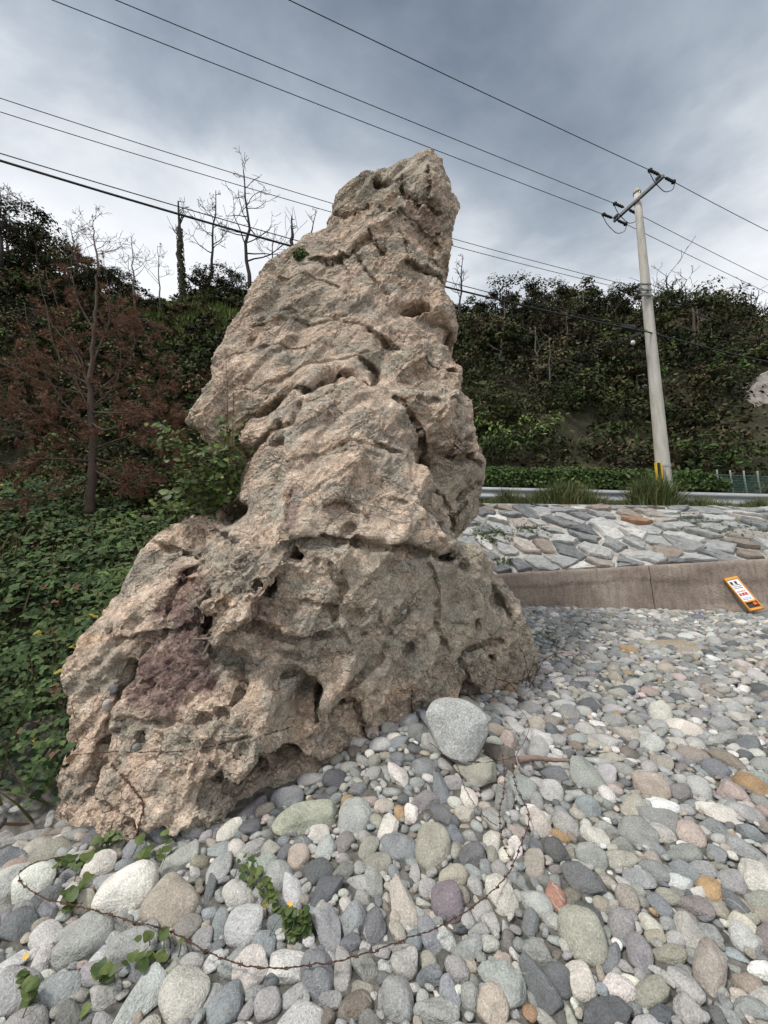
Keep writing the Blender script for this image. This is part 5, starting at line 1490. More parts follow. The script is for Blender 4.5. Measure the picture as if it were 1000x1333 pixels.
# pale bare cliff at the edge of the frame
cl_pts = []
xs = np.linspace(0, 1, 40); zs_ = np.linspace(0, 1, 40)
U_, V_ = np.meshgrid(xs, zs_, indexing='ij')
A0, A1 = at(972, 585, 18.4), at(1085, 600, 17.6); B0, B1 = at(988, 488, 19.6), at(1085, 440, 20)
Pc = (np.array(A0) * (1 - U_[..., None]) + np.array(A1) * U_[..., None]) * (1 - V_[..., None]) + (np.array(B0) * (1 - U_[..., None]) + np.array(B1) * U_[..., None]) * V_[..., None]
Pc = Pc.reshape(-1, 3); dsp = .30 * fbm(Pc, .6, 4, .6, 97) + .18 * fbm(Pc * np.array([1, 1, .3]), 2.2, 3, .6, 98, True) - .8 * (np.abs(U_ - .5) * 2).ravel() ** 4 * 0
Pc[:, 1] += dsp; Pc[:, 0] += .25 * fbm(Pc, 1.2, 3, .6, 99)
i = np.arange(1600).reshape(40, 40); qf = np.stack([i[:-1, :-1], i[1:, :-1], i[1:, 1:], i[:-1, 1:]], -1).reshape(-1, 4)
bk = Pc.copy(); bk[:, 1] += 2.5; bk[:, 2] -= .6
rim = np.concatenate([i[:, 0], i[-1, 1:], i[-2::-1, -1], i[0, -2:0:-1]]); rq = np.stack([rim, np.roll(rim, -1), np.roll(rim, -1) + 1600, rim + 1600], 1)
o = obj('cliff_face', mesh_np('cliff_face', np.concatenate([Pc, bk]), np.concatenate([qf, rq[:, ::-1], qf[:, ::-1] + 1600])), simple_mat('pale cliff', (.29, .265, .24), .95, .55, 2.2, bump=1.0)); tag(o, 'pale bare cliff face at the picture edge among dark trees', 'cliff')
TICK('veg')
# ------------------------------------------------------------------ cobbles
def ico(level):
    bm = bmesh.new(); bmesh.ops.create_icosphere(bm, subdivisions=level, radius=1.0)
    V = np.array([v.co[:] for v in bm.verts]); Fc = np.array([[v.index for v in f.verts] for f in bm.faces]); bm.free()
    return V, Fc
ICO = {l: ico(l) for l in (2, 3, 4)}
def shape_radius(D, kind, seed):
    r_ = np.random.default_rng(seed)
    p = {'round': r_.uniform(2.0, 2.5), 'oval': r_.uniform(2.1, 2.8), 'angular': r_.uniform(2.4, 3.4), 'slab': r_.uniform(2.8, 4.0)}[kind]
    r = 1 / (np.abs(D) ** p).sum(1) ** (1 / p)
    cuts = {'round': 4, 'oval': 8, 'angular': 13, 'slab': 11}[kind]
    for _ in range(cuts):
        n = r_.normal(size=3); n /= np.linalg.norm(n)
        o = r_.uniform(.74, .98) if kind in ('round', 'oval') else r_.uniform(.60, .90)
        d = D @ n
        lim = o / np.maximum(d, 1e-3)
        k = 12.0 if kind in ('round', 'oval') else 34.0
        r = np.where(d > .05, -np.log(np.exp(-k * r) + np.exp(-k * np.minimum(lim, 3))) / k, r)
    r = r * (1 + (.11 if kind != 'round' else .06) * fbm(D + seed * 3.7, 1.3, 2, .5, seed) + .03 * fbm(D + seed, 4, 3, .55, seed + 5))
    return r
KINDS_ = ['round', 'round', 'oval', 'oval', 'oval', 'oval', 'angular', 'angular', 'angular', 'slab', 'slab', 'oval', 'round', 'oval', 'oval', 'angular', 'angular', 'slab', 'oval', 'angular']
VARI = {}
for l in (2, 3, 4):
    VARI[l] = []
    for k, kd in enumerate(KINDS_):
        D, Fc = ICO[l]
        V = D * shape_radius(D, kd, 50 + k)[:, None]
        full = ICO[3][0] * shape_radius(ICO[3][0], kd, 50 + k)[:, None]
        lo, hi = full.min(0), full.max(0)
        VARI[l].append(((V - (lo + hi) / 2) / ((hi - lo) / 2), Fc))
BY_KIND = {kd: [i for i, x in enumerate(KINDS_) if x == kd] for kd in set(KINDS_)}
VMESH = [mesh_np('cobble', V, Fc) for V, Fc in VARI[4]]
for me in VMESH: me.materials.append(STONE_O)
CW = {'green-grey': (.335, .345, .322), 'blue-grey': (.255, .272, .283), 'light grey': (.46, .455, .435), 'grey': (.355, .352, .338), 'slate': (.155, .162, .17), 'tan': (.43, .375, .305), 'cream': (.60, .56, .49), 'pink': (.50, .385, .335),
      'purple-grey': (.27, .238, .242), 'ochre': (.39, .27, .16), 'white': (.70, .675, .63), 'olive': (.335, .318, .258), 'red-brown': (.33, .185, .15), 'brown': (.30, .245, .195)}
def ground_hit(px, py):
    d = ray(px, py); t = 0.5
    for _ in range(400):
        p = Vector((0, 0, CAMZ)) + d * t
        g = p.z - float(beach_z(p.x, p.y))
        if g < 0.002: break
        t += max(g * .5, .002)
    return p
# stones one can pick out in the photograph: place, length, width, tilt in the picture, colour, shape, words
T = [
 (44,1154,72,44,35,'cream','oval','cream oval cobble under the barbed wire'),(165,1159,82,70,10,'white','round','large white speckled boulder'),(225,1178,82,66,60,'tan','oval','large pinkish tan boulder'),(109,1227,96,54,40,'green-grey','oval','large smooth green-grey cobble'),
 (234,1121,68,30,45,'green-grey','slab','long grey slab leaning on the rock foot'),(172,1235,92,50,42,'light grey','slab','pale grey slab crossed by barbed wire'),(18,1292,84,60,65,'light grey','oval','big pale cobble in the bottom corner'),(75,1292,62,48,10,'blue-grey','round',None),
 (125,1267,42,38,0,'grey','round',None),(240,1295,82,62,55,'cream','oval','cream cobble with dark brown spots'),(180,1305,100,42,45,'light grey','slab','long pale flat stone'),(324,1265,60,46,45,'cream','angular','pointed cream stone with brown flank'),(318,1206,66,46,72,'light grey','oval','pale egg shaped cobble'),
 (343,1232,40,32,80,'blue-grey','round',None),(412,1272,68,44,85,'blue-grey','oval','dark blue-grey oval cobble'),(446,1262,64,23,88,'grey','oval',None),(427,1213,74,34,100,'grey','slab',None),(399,1068,86,42,10,'olive','angular','brown angular slab'),(328,1055,48,20,30,'purple-grey','slab','purple slab against the rock foot'),
 (345,1056,26,17,20,'pink','round','small pink oval pebble'),(374,1041,42,30,5,'blue-grey','round',None),(389,1117,34,28,90,'pink','round','round pink cobble'),(345,1126,34,28,30,'green-grey','oval',None),(453,1044,19,18,0,'ochre','round','small round brown pebble'),(466,1028,24,18,10,'blue-grey','oval',None),
 (298,1083,44,20,40,'cream','angular','cream angular stone at the rock foot'),(128,1130,50,34,20,'white','angular','white angular stone'),(93,1166,42,28,70,'cream','oval',None),(109,1176,34,28,30,'tan','round',None),(273,1162,50,15,85,'slate','slab','thin dark upright stone'),
 (287,1206,50,22,80,'blue-grey','oval',None),(242,1210,52,28,40,'tan','oval',None),(264,1223,38,24,75,'green-grey','oval',None),(305,1257,50,30,35,'green-grey','oval',None),(462,1310,46,38,20,'brown','round',None),(430,1303,30,26,0,'grey','round',None),(348,1308,42,35,90,'grey','round',None),
 (295,1310,64,42,45,'blue-grey','oval',None),(160,1207,30,25,20,'green-grey','round',None),(25,1205,54,38,60,'slate','oval',None),(22,1108,46,26,10,'tan','angular',None),(60,1097,36,16,5,'grey','oval',None),(24,1060,28,22,30,'grey','oval',None),(460,1198,48,32,60,'green-grey','oval',None),
 (487,1207,52,30,100,'slate','angular',None),(380,1162,58,26,100,'light grey','oval',None),(425,1160,56,36,35,'slate','angular',None),(486,1150,42,24,100,'grey','oval',None),(456,1227,28,24,10,'blue-grey','round',None),
 (544,956,25,26,90,'green-grey','round',None),(521,967,28,17,25,'blue-grey','oval',None),(620,1003,56,44,-30,'olive','angular','olive block under the grey granite boulder'),(650,985,48,34,-45,'brown','angular',None),(662,966,28,25,-45,'pink','angular','pink angular stone beside the grey granite boulder'),
 (700,980,42,28,70,'light grey','oval',None),(765,1012,52,42,-70,'green-grey','slab','flat green-grey stone'),(790,1010,32,27,80,'grey','oval',None),(787,968,48,22,0,'light grey','oval',None),(848,1025,54,36,-20,'tan','oval','large tan oval cobble'),(885,1032,32,24,15,'purple-grey','oval',None),(912,1030,46,27,-60,'grey','oval',None),
 (860,932,34,32,90,'cream','round',None),(953,1033,38,34,0,'pink','angular',None),(980,1025,58,25,-30,'ochre','oval','long ochre stone at the picture edge'),(900,1087,42,32,-20,'pink','oval','pale pink rounded cobble'),(853,1065,64,31,-25,'green-grey','slab',None),(825,1055,36,32,60,'olive','angular',None),
 (766,1052,34,28,-60,'blue-grey','oval',None),(774,1090,44,25,-30,'cream','oval',None),(737,1075,42,25,-40,'grey','oval',None),(564,1105,62,45,85,'olive','round','large smooth pale olive cobble'),(615,1114,36,30,20,'slate','angular','dark slate chip'),(760,1145,56,42,-10,'slate','angular','dark slate angular boulder'),
 (723,1168,42,27,95,'red-brown','oval','red-brown oval cobble'),(654,1167,64,32,-60,'cream','oval','long cream oval cobble'),(582,1174,58,40,95,'purple-grey','oval','purple-grey oval cobble'),(560,1221,60,25,-70,'blue-grey','oval',None),(524,1175,76,33,-78,'tan','slab','tall tan brown stone'),(590,1140,38,30,10,'olive','round',None),
 (696,1125,44,27,88,'tan','oval',None),(671,1105,34,18,95,'cream','oval',None),(700,1073,46,28,-60,'tan','oval',None),(724,1110,42,26,-55,'slate','oval',None),(758,1220,78,58,100,'olive','round','large round olive boulder with dark patch'),(808,1206,43,38,80,'purple-grey','round',None),
 (833,1242,52,33,95,'purple-grey','oval','purple-grey upright cobble'),(795,1250,48,24,65,'blue-grey','oval',None),(727,1277,50,37,100,'slate','round','smooth dark blue-grey cobble'),(755,1278,60,37,105,'cream','oval','peach cream oval cobble'),(806,1287,46,34,-20,'cream','oval','speckled cream cobble'),
 (655,1280,80,48,-45,'green-grey','angular','large green-grey angular stone'),(700,1278,92,34,-65,'slate','slab','long dark layered slab'),(642,1312,58,42,80,'tan','oval','brown speckled stone'),(568,1318,58,40,0,'light grey','oval',None),(518,1302,68,40,100,'blue-grey','oval','dark blue-grey cobble at the bottom edge'),
 (585,1295,56,25,-75,'blue-grey','oval',None),(527,1252,48,36,80,'cream','oval',None),(790,1318,68,42,5,'slate','angular','dark schist block at the bottom edge'),(924,1263,76,46,80,'tan','oval','large tan grey egg shaped cobble'),(893,1283,64,31,-60,'light grey','oval',None),(895,1316,50,33,-60,'grey','oval',None),
 (846,1292,48,40,30,'olive','round',None),(897,1215,64,33,-65,'light grey','oval','long pale grey cobble'),(832,1145,44,28,-5,'green-grey','oval',None),(817,1172,40,29,100,'tan','round',None),(885,1150,34,25,0,'light grey','oval',None),(890,1115,44,34,20,'green-grey','oval',None),(808,1120,44,34,20,'olive','angular',None),
 (983,1143,60,38,-50,'cream','slab','large cream slab at the picture edge'),(955,1152,50,29,-50,'grey','oval',None),(992,1175,40,32,0,'green-grey','round',None),(907,1182,46,31,-10,'purple-grey','oval',None),(935,1185,50,22,-45,'tan','angular',None),(972,1225,48,38,-20,'light grey','oval',None),(967,1205,44,23,-30,'cream','oval',None),
 (977,1315,50,38,0,'green-grey','angular',None),(935,1325,36,18,110,'slate','oval',None),(992,1265,36,26,0,'white','angular',None),(860,1180,44,19,-45,'blue-grey','oval',None),(853,1220,26,22,0,'tan','round',None),(870,1243,46,29,10,'olive','oval',None),(607,1240,54,30,40,'grey','oval',None),(595,1262,42,27,-60,'grey','oval',None),
 (560,1272,36,28,15,'slate','angular',None),(612,1299,40,26,85,'green-grey','round',None),(690,1203,36,25,70,'slate','oval',None),(662,1225,26,19,80,'purple-grey','oval',None),(425,1105,40,24,70,'light grey','oval',None),(505,1080,36,26,60,'cream','oval',None),(520,1010,40,22,-65,'cream','angular',None),(480,1105,38,22,60,'olive','oval',None),
 (535,1060,24,20,80,'white','oval',None),(520,1060,22,16,90,'ochre','oval','small orange pebble above the pale olive cobble'),(500,1050,26,20,10,'tan','oval',None),(575,1030,46,22,-80,'slate','slab',None),(655,1045,44,28,75,'green-grey','slab','grey-green slab below the driftwood'),(605,1060,26,22,10,'tan','oval',None),
 (742,930,30,22,-20,'grey','oval',None),(690,925,34,22,-20,'grey','oval',None),(720,940,26,18,10,'tan','oval',None),(800,940,34,20,-20,'green-grey','oval',None),(940,945,34,22,-30,'grey','oval',None),(900,905,30,18,-20,'light grey','oval',None),(975,970,36,24,-20,'slate','angular',None),(805,905,26,18,0,'cream','oval',None),
 (770,870,30,14,-10,'blue-grey','oval',None),(745,835,18,10,0,'purple-grey','round',None),(908,805,22,12,0,'slate','angular','dark stone below the notice board'),(830,830,26,14,-10,'light grey','oval',None),
]
ST = []      # every stone: dict
def add_stone(c, ax, ay, az, ra, rb, rc, kind, cname, words=None, var=None, traced=False, jit=None):
    ST.append(dict(c=np.array(c), M=np.stack([ax, ay, az], 1), s=np.array([ra, rb, rc]), kind=kind, cn=cname, words=words, var=var, traced=traced))
cells_h = {}
def hput(x, y, r):
    cells_h.setdefault((int(math.floor(x / .2)), int(math.floor(y / .2))), []).append((x, y, r))
def hfree(x, y, r, k):
    i, j = int(math.floor(x / .2)), int(math.floor(y / .2))
    for a in (i - 2, i - 1, i, i + 1, i + 2):
        for b in (j - 2, j - 1, j, j + 1, j + 2):
            for (u, v, q) in cells_h.get((a, b), ()):
                m = (r + q) * k
                if (x - u) ** 2 + (y - v) ** 2 < m * m: return False
    return True
rst = random.Random(17)
def plane_hit(px, py, c, n):
    d = ray(px, py); o = Vector((0, 0, CAMZ)); t = (c - o).dot(n) / d.dot(n)
    return o + d * t
def traced_stone(px, py, lw, sw, ang, cname, kind, words=None, lift=.35, var=None, flat=.62):
    g = ground_hit(px, py)
    view = (Vector((0, 0, CAMZ)) - g).normalized()
    n = (Vector((0, -.12, 1)) * .55 + view * .6).normalized()
    f = project(np.array(g))[2]
    rs_ = sw / F * f / 2
    c = g + view * rs_ * lift
    a = math.radians(ang); dx, dy = math.cos(a), -math.sin(a)
    p1 = plane_hit(px + dx * lw / 2, py + dy * lw / 2, c, n); p0 = plane_hit(px - dx * lw / 2, py - dy * lw / 2, c, n)
    q1 = plane_hit(px - dy * sw / 2, py + dx * sw / 2, c, n); q0 = plane_hit(px + dy * sw / 2, py - dx * sw / 2, c, n)
    A = (p1 - p0) / 2; B = (q1 - q0) / 2
    B = B - A * (B.dot(A) / A.length_squared)
    ra, rb = A.length, B.length
    ra, rb = min(ra, lw / F * f * .62), min(rb, sw / F * f * .75)
    rc = min(ra, rb) * flat * rst.uniform(.85, 1.15)
    A.normalize(); B.normalize(); Cc = A.cross(B)
    add_stone(c, np.array(A), np.array(B), np.array(Cc), ra * 1.04, rb * 1.04, rc, kind, cname, words, var, True)
    for t in (-.6, 0, .6): hput(c.x + A.x * ra * t, c.y + A.y * ra * t, max(.55 * rb, .02) if abs(t) > .1 else .8 * rb)
for (px, py, lw, sw, ang, cn_, kd, wd_) in T: traced_stone(px, py, lw, sw, ang, cn_, kd, wd_)
# where loose stones may lie
FRONT = np.array([(-2.12, 2.95), (-1.95, 2.62), (-1.55, 2.42), (-1.0, 2.45), (-.55, 2.75), (-.15, 3.2), (.4, 3.65), (1.0, 4.1), (1.6, 4.45), (1.78, 4.75)])
def allowed(x, y):
    if y < .95 or y > wall_y(x) - .02: return False
    if x > 15: return False
    if -2.12 < x < 1.78 and y > np.interp(x, FRONT[:, 0], FRONT[:, 1]) + .12: return False
    z = float(beach_z(x, y))
    px, py, f = project(np.array([x, y, z]))
    if px < -70 or px > 1200 or py > 1440: return False
    if x < 1.0 and y > 4.4: return False
    if px < 560 and y > 4.9: return False
    if x < -1.9 and y > 3.45 + .25 * math.sin(x * 3): return False
    return True
PALW = [('green-grey', 16), ('blue-grey', 11), ('light grey', 19), ('grey', 23), ('slate', 7), ('tan', 10), ('cream', 6.5), ('pink', 1.0), ('purple-grey', 2.0), ('ochre', .7), ('white', 4), ('olive', 6), ('brown', 4)]
PN, PW = [p for p, _ in PALW], [q for _, q in PALW]
KW = [('round', 16), ('oval', 52), ('angular', 20), ('slab', 12)]
def fill_stone(x, y, r, sink, kind=None):
    z = float(beach_z(x, y))
    kind = kind or rst.choices([k for k, _ in KW], [q for _, q in KW])[0]
    asp = {'round': rst.uniform(1.0, 1.25), 'oval': rst.uniform(1.2, 1.75), 'angular': rst.uniform(1.1, 1.6), 'slab': rst.uniform(1.4, 2.3)}[kind]
    ra = r * math.sqrt(asp); rb = r / math.sqrt(asp); rc = min(rb, r) * rst.uniform(.48, .8)
    view = Vector((-x, -y, CAMZ - z)).normalized()
    n = (Vector((0, -.1, 1)) * .75 + view * rst.uniform(.05, .55) + Vector((rst.gauss(0, .22), rst.gauss(0, .22), 0))).normalized()
    az_ = rst.gauss(-.62, .75) if x > -.2 else rst.gauss(.5, .8)
    A = Vector((math.cos(az_), math.sin(az_) * .9, 0)); A = (A - n * A.dot(n)).normalized(); B = n.cross(A)
    c = Vector((x, y, z + rc * .35 - sink))
    add_stone(c, np.array(A), np.array(B), np.array(n), ra, rb, rc, kind, rst.choices(PN, PW)[0])
def cast(n, rlo, rhi, k, sink):
    got = 0
    for _ in range(n):
        y = .95 + 8.6 * rst.random() ** 1.0; x = rst.uniform(-3.7, min(1.3 * y + .6, 11.5))
        if x < -1.1 * y - .5: continue
        r = rlo + (rhi - rlo) * rst.random() ** 1.6
        if not hfree(x, y, r * .86, k) or not allowed(x, y): continue
        hput(x, y, r * .86); fill_stone(x, y, r, sink); got += 1
    return got
print('fill', cast(3000, .080, .112, 1.0, .02), cast(18500, .055, .080, .97, .012), cast(50000, .036, .055, .94, .004), cast(60000, .024, .036, .92, -.004), cast(40000, .015, .024, .9, -.012), len(ST))
def cast_near(n, rlo, rhi, k, sink):
    got = 0
    for _ in range(n):
        y = rst.uniform(.95, 3.6); x = rst.uniform(-1.25 * y - .3, 1.3 * y + .4)
        r = rst.uniform(rlo, rhi)
        if not hfree(x, y, r * .8, k) or not allowed(x, y): continue
        hput(x, y, r * .8); fill_stone(x, y, r, sink); got += 1
    return got
print('near', cast_near(14000, .026, .045, .86, .012), cast_near(14000, .016, .026, .84, .008))
# a lower layer closes the gaps
for y in np.concatenate([np.arange(.95, 3.8, .088), np.arange(3.8, 9.6, .115)]):
    for x in np.arange(-3.7, min(1.3 * y + .6, 11.5), .088 if y < 3.8 else .115):
        xx, yy = x + rst.uniform(-.05, .05), y + rst.uniform(-.05, .05)
        if allowed(xx, yy): fill_stone(xx, yy, rst.uniform(.05, .08), .075)
TICK('stone placing')
for s in ST:
    if s['var'] is None: s['var'] = rst.choice(BY_KIND[s['kind']])
    base = np.array(CW[s['cn']]); kk = 1 + .16 * rst.gauss(0, 1); base = base * .74 + .26 * base.mean() if s['cn'] not in ('ochre', 'red-brown') else base; base = base * np.array([.96, .96, .945]); s['col'] = np.clip(base * min(max(kk, .65), 1.4) * (1 + .025 * np.array([rst.gauss(0, 1), rst.gauss(0, .6), rst.gauss(0, 1)])), .03, .75)
    u, v, f = project(s['c']); s['px'], s['py'], s['f'] = float(u), float(v), float(f)
    s['area'] = s['s'][0] * s['s'][1] * (F / f) ** 2 * (1.6 if s['traced'] else 1.0) if -15 < u < 1015 and v < 1345 else 0
    s['low'] = False
order = sorted(ST, key=lambda s: -s['area'])
# stones of the lower layer are mostly covered and stay in the mass
upper = set(id(s) for s in ST[:len(ST)])
nlow = sum(1 for _ in ST)
IND = []
for s in order:
    if len(IND) >= 300: break
    g = float(beach_z(s['c'][0], s['c'][1]))
    if s['c'][2] < g - .02: continue
    IND.append(s)
ids = set(id(s) for s in IND)
REST = [s for s in ST if id(s) not in ids]
# labels: prominent stones carry their own words, the others are told by the prominent stone they lie next to
LM = [s for s in IND if s['words']]
LMX = [(s['px'], s['py'], s['words']) for s in LM] + [(596, 949, 'grey granite boulder'), (900, 842, 'tan weathered flat rock'), (710, 1006, 'driftwood stick')]
REL = {}
for s in IND:
    if s['words']: continue
    d, (lx, ly, lw_) = min(((math.hypot(s['px'] - l[0], s['py'] - l[1]), l) for l in LMX), key=lambda t: t[0])
    dx, dy = s['px'] - lx, s['py'] - ly
    rel = ('right of' if dx > 0 else 'left of') if abs(dx) > abs(dy) else ('below' if dy > 0 else 'above')
    shp = {'round': 'round', 'oval': 'oval', 'angular': 'angular', 'slab': 'flat'}[s['kind']]
    key = (s['cn'], shp, rel, lw_)
    REL.setdefault(key, []).append((d, s))
for (cn_, shp, rel, lw_), lst in REL.items():
    lst.sort(key=lambda t: t[0])
    for k, (d, s) in enumerate(lst):
        pre = '' if len(lst) == 1 else ('closer ' if k == 0 and len(lst) == 2 else 'farther ' if len(lst) == 2 else ORDW[k] + ' closest ')
        s['label'] = f"{pre}{shp} {cn_} cobble {rel} the {lw_}"
for s in LM: s['label'] = s['words'] if len(s['words'].split()) >= 4 else s['words'] + ' on the beach'
for s in IND:
    o = bpy.data.objects.new('cobble', VMESH[s['var']]); COL.objects.link(o)
    Mx = Matrix([[*(s['M'][r] * s['s']), s['c'][r]] for r in range(3)] + [[0, 0, 0, 1]])
    o.matrix_world = Mx
    o['col'] = tuple(float(x) for x in s['col']); o['label'] = s['label']; o['category'] = 'cobble'; o['group'] = 'cobbles on the beach'
mb = MB()
for l, sel in ((3, [s for s in REST if s['f'] < 2.1 and s['c'][2] > float(beach_z(s['c'][0], s['c'][1])) - .04]), (2, None)):
    if sel is None: sel = [s for s in REST if id(s) not in done]
    done = set(id(s) for s in sel)
    for v in range(len(KINDS_)):
        q = [s for s in sel if s['var'] == v]
        if not q: continue
        inst(mb, VARI[l][v][0], VARI[l][v][1], np.array([s['c'] for s in q]), np.array([s['M'] for s in q]), np.array([s['s'] for s in q]), np.array([s['col'] for s in q]))
me = mb.mesh('cobbles', True); me.materials.append(STONE_G)
o = obj('cobbles', me); tag(o, 'countless smaller grey and cream cobbles covering the beach', 'cobbles', kind='stuff')
print('stones', len(ST), 'tris', len(me.polygons))
TICK('stones')
# ------------------------------------------------------------------ single rocks
def blob_rock(name, c, axes, scale, kind, seed, mat, label, cat, level=5, rough=.05, extra=None):
    D, Fc = ico(level)
    r = shape_radius(D, kind, seed)
    V = D * r[:, None]; V = V / np.abs(V).max(0)
    V = V * (1 + rough * fbm(V + seed, 2.5, 4, .6, seed)[:, None])
    if extra is not None: V = extra(V)
    V = (V * np.array(scale)) @ np.array(axes)
    o = obj(name, mesh_np(name, V, Fc), mat); o.location = c
    tag(o, label, cat); return o
def granite(name, c1, c2, sp=75):
    m, nt_, b = new_mat(name); P = POS(nt_)
    c = MIX(nt_, RAMP(nt_, NOISE(nt_, P, 6, 6, .65), [(.35, 0.0), (.65, 1.0)]), c1, c2)
    g = NOISE(nt_, P, sp, 4, .8)
    c = MIX(nt_, .95, c, RAMP(nt_, g, [(.30, .35), (.42, .80), (.55, 1.08), (.66, 1.7)]), 'MULTIPLY')
    L(nt_, c, b.inputs['Base Color']); BUMP(nt_, b, g, .5, .012, BUMP(nt_, None, NOISE(nt_, P, 22, 5, .6), .5, .03)); b.inputs['Roughness'].default_value = .85
    return m
g = ground_hit(596, 985)
cB = at(596, 948, g.y - .02); f = project(np.array(cB))[2]
hw, hh = 42 / F * f, 41 / F * f
view = (Vector((0, 0, CAMZ)) - cB).normalized(); rgt = Vector((1, 0, 0)); rgt = (rgt - view * rgt.dot(view)).normalized(); upv = view.cross(rgt)
BPOLY = np.array([(-42, -12), (-31, -33), (-6, -38), (27, -27), (40, -14), (37, 10), (22, 32), (9, 42), (-10, 37), (-31, 18)], float) * np.array([1, -1])
def bshape(V):
    # blocky boulder standing on its corner: flat faces cut from a lump
    D = V / np.linalg.norm(V, axis=1)[:, None]; r = np.full(len(D), 1.5); pl = BPOLY / 42
    planes = [((.10, .30, 1.0), .60), ((-.35, -.15, 1.0), .66), ((.45, -.25, .9), .74), ((0, 0, -1), .7), ((-.2, .9, .75), .95), ((.3, .5, -.8), .8)]
    for i in range(len(pl)):
        p, q = pl[i], pl[(i + 1) % len(pl)]; e_ = q - p; n_ = np.array([e_[1], -e_[0]]); n_ /= np.linalg.norm(n_)
        if n_ @ (p + q) < 0: n_ = -n_
        planes.append(((n_[0], n_[1], .12 if i % 2 else -.10), float(n_ @ (p + q) / 2)))
    for n_, o_ in planes:
        n_ = np.array(n_, float); l_ = np.linalg.norm(n_); d = D @ n_ / l_; lim = o_ / l_ / np.maximum(d, 1e-3) if abs(n_[2]) > .5 else o_ / np.maximum(d, 1e-3)
        k_ = 24.0; r = np.where(d > .04, -np.log(np.exp(-k_ * r) + np.exp(-k_ * np.minimum(lim, 3))) / k_, r)
    W_ = D * r[:, None]
    return W_ * (1 + .035 * fbm(W_ + 3.3, 2.2, 4, .55, 77))[:, None]
blob_rock('grey_boulder', cB, [rgt[:], upv[:], view[:]], (hw * .99, hw * .99, hw * .85), 'oval', 311, granite('grey granite', (.29, .30, .292), (.43, .437, .42)), 'big grey granite boulder sitting on the cobbles against the rock tower', 'boulder', rough=.0, extra=bshape)
g = ground_hit(902, 850)
blob_rock('flat_rock', g + Vector((0, .25, -.03)), [[1, -.25, 0], [.25, 1, .1], [0, -.1, 1]], (.52, .34, .13), 'oval', 313, granite('tan crumbly rock', (.27, .225, .165), (.37, .315, .24), 60), 'tan weathered flat rock half buried among the cobbles', 'rock', rough=.12)
g = ground_hit(35, 1040)
for k, (px, py, sx, lab) in enumerate(((30, 1010, .14, 'dark stone in the hollow left of the rock tower'), (60, 1030, .11, 'dark blue stone wedged at the corner of the rock tower'), (38, 955, .12, 'pale stone poking out of the creepers beside the rock tower'))):
    gg = ground_hit(px, py)
    o = obj('stray_stone', VMESH[7 + k], None); o['col'] = [(.10, .10, .10), (.12, .13, .14), (.33, .32, .29)][k]; o.location = (gg.x, gg.y, gg.z + .02); o.scale = (sx, sx * .7, sx * .55); o.rotation_euler = (.3, .2, k); tag(o, lab, 'stone')

# ------------------------------------------------------------------ where things touch the rock
bpy.context.view_layer.update()
_rock = bpy.data.objects.get('rock_tower')
def rock_hit(px, py, off=.0):
    if _rock is not None:
        ok, loc, nr, ix = _rock.ray_cast(Vector((0, 0, CAMZ)), ray(px, py).normalized())
        if ok and loc.y < 5.6: return loc + nr * off, nr
    p = at(px, py, rock_front_depth(px, py)); return p - ray(px, py).normalized() * off, Vector((0, -1, 0))
for k, (px, py, r, lab) in enumerate(((526, 796, .028, 'pale pebble lodged in a small hole of the rock face'), (177, 975, .045, 'grey pebble lodged in a hole low on the rock face'), (415, 961, .035, 'grey pebble resting in the hollow under the rock arch'), (148, 897, .04, 'dark pebble jammed in the crack near the rock corner'), (140, 917, .05, 'white stone jammed in the crack below the dark pebble'))):
    r *= .8; p, nr = rock_hit(px, py, -r * .1)
    o = obj('lodged_pebble', VMESH[k], None); o['col'] = [(.48, .49, .47), (.30, .32, .31), (.33, .31, .28), (.16, .16, .165), (.50, .46, .42)][k]
    o.location = p; o.scale = (r, r * .8, r * 1.1); o.rotation_euler = (.2, .4, k * 1.1); tag(o, lab, 'pebble')

# ------------------------------------------------------------------ rusty barbed wire
RUST = simple_mat('rusty wire', (.085, .042, .030), .85, .4, 40)
def wire(name, pts3, r, label, barbs=True, gap=.11, cat='barbed wire'):
    P_ = smooth_path(pts3); mb = MB(); _w = np.random.default_rng(len(P_)).normal(size=(len(P_), 3)) * .0022; P_ = P_ + _w
    t = thing(name, P_[0], label, cat, 'rusty wire round the rock')
    L_ = np.concatenate([[0], np.cumsum(np.linalg.norm(np.diff(P_, axis=0), axis=1))])
    # two strands twisted together
    m_ = max(int(L_[-1] / .012), 8); s_ = np.linspace(0, L_[-1], m_)
    Q_ = np.stack([np.interp(s_, L_, P_[:, k]) for k in range(3)], 1)
    for ph in (0, math.pi):
        a = s_ / .05 * 6.28 + ph
        mb.tube(Q_ + np.stack([np.cos(a), np.zeros(m_), np.sin(a)], 1) * r * .8, r * .75, 4)
    sto = child('strands', mb.mesh('strands', True), RUST, t)
    if barbs:
        rr = random.Random(int(L_[-1] * 1000)); mb = MB(); d = gap * .5
        while d < L_[-1]:
            p = np.array([np.interp(d, L_, P_[:, k]) for k in range(3)])
            for _ in range(2):
                v = np.array([rr.gauss(0, 1), rr.gauss(0, 1), rr.gauss(0, 1)]); v /= np.linalg.norm(v)
                mb.tube([p - v * .010, p + v * .010], [r * .6, r * .6], 3)
            mb.tube([p - np.array([.008, 0, 0]), p + np.array([.008, 0, .0])], r * 1.9, 5)
            d += gap * rr.uniform(.8, 1.2)
        child('barbs', mb.mesh('barbs'), RUST, sto, kind='stuff')
    return t
on_rock = lambda L_, off=.02: [rock_hit(a, b, off)[0] for a, b in L_]
def on_ground(L_, off=.06): return [ground_hit(a, b) + Vector((0, 0, o_ if (o_ := off) else off)) for a, b in L_]
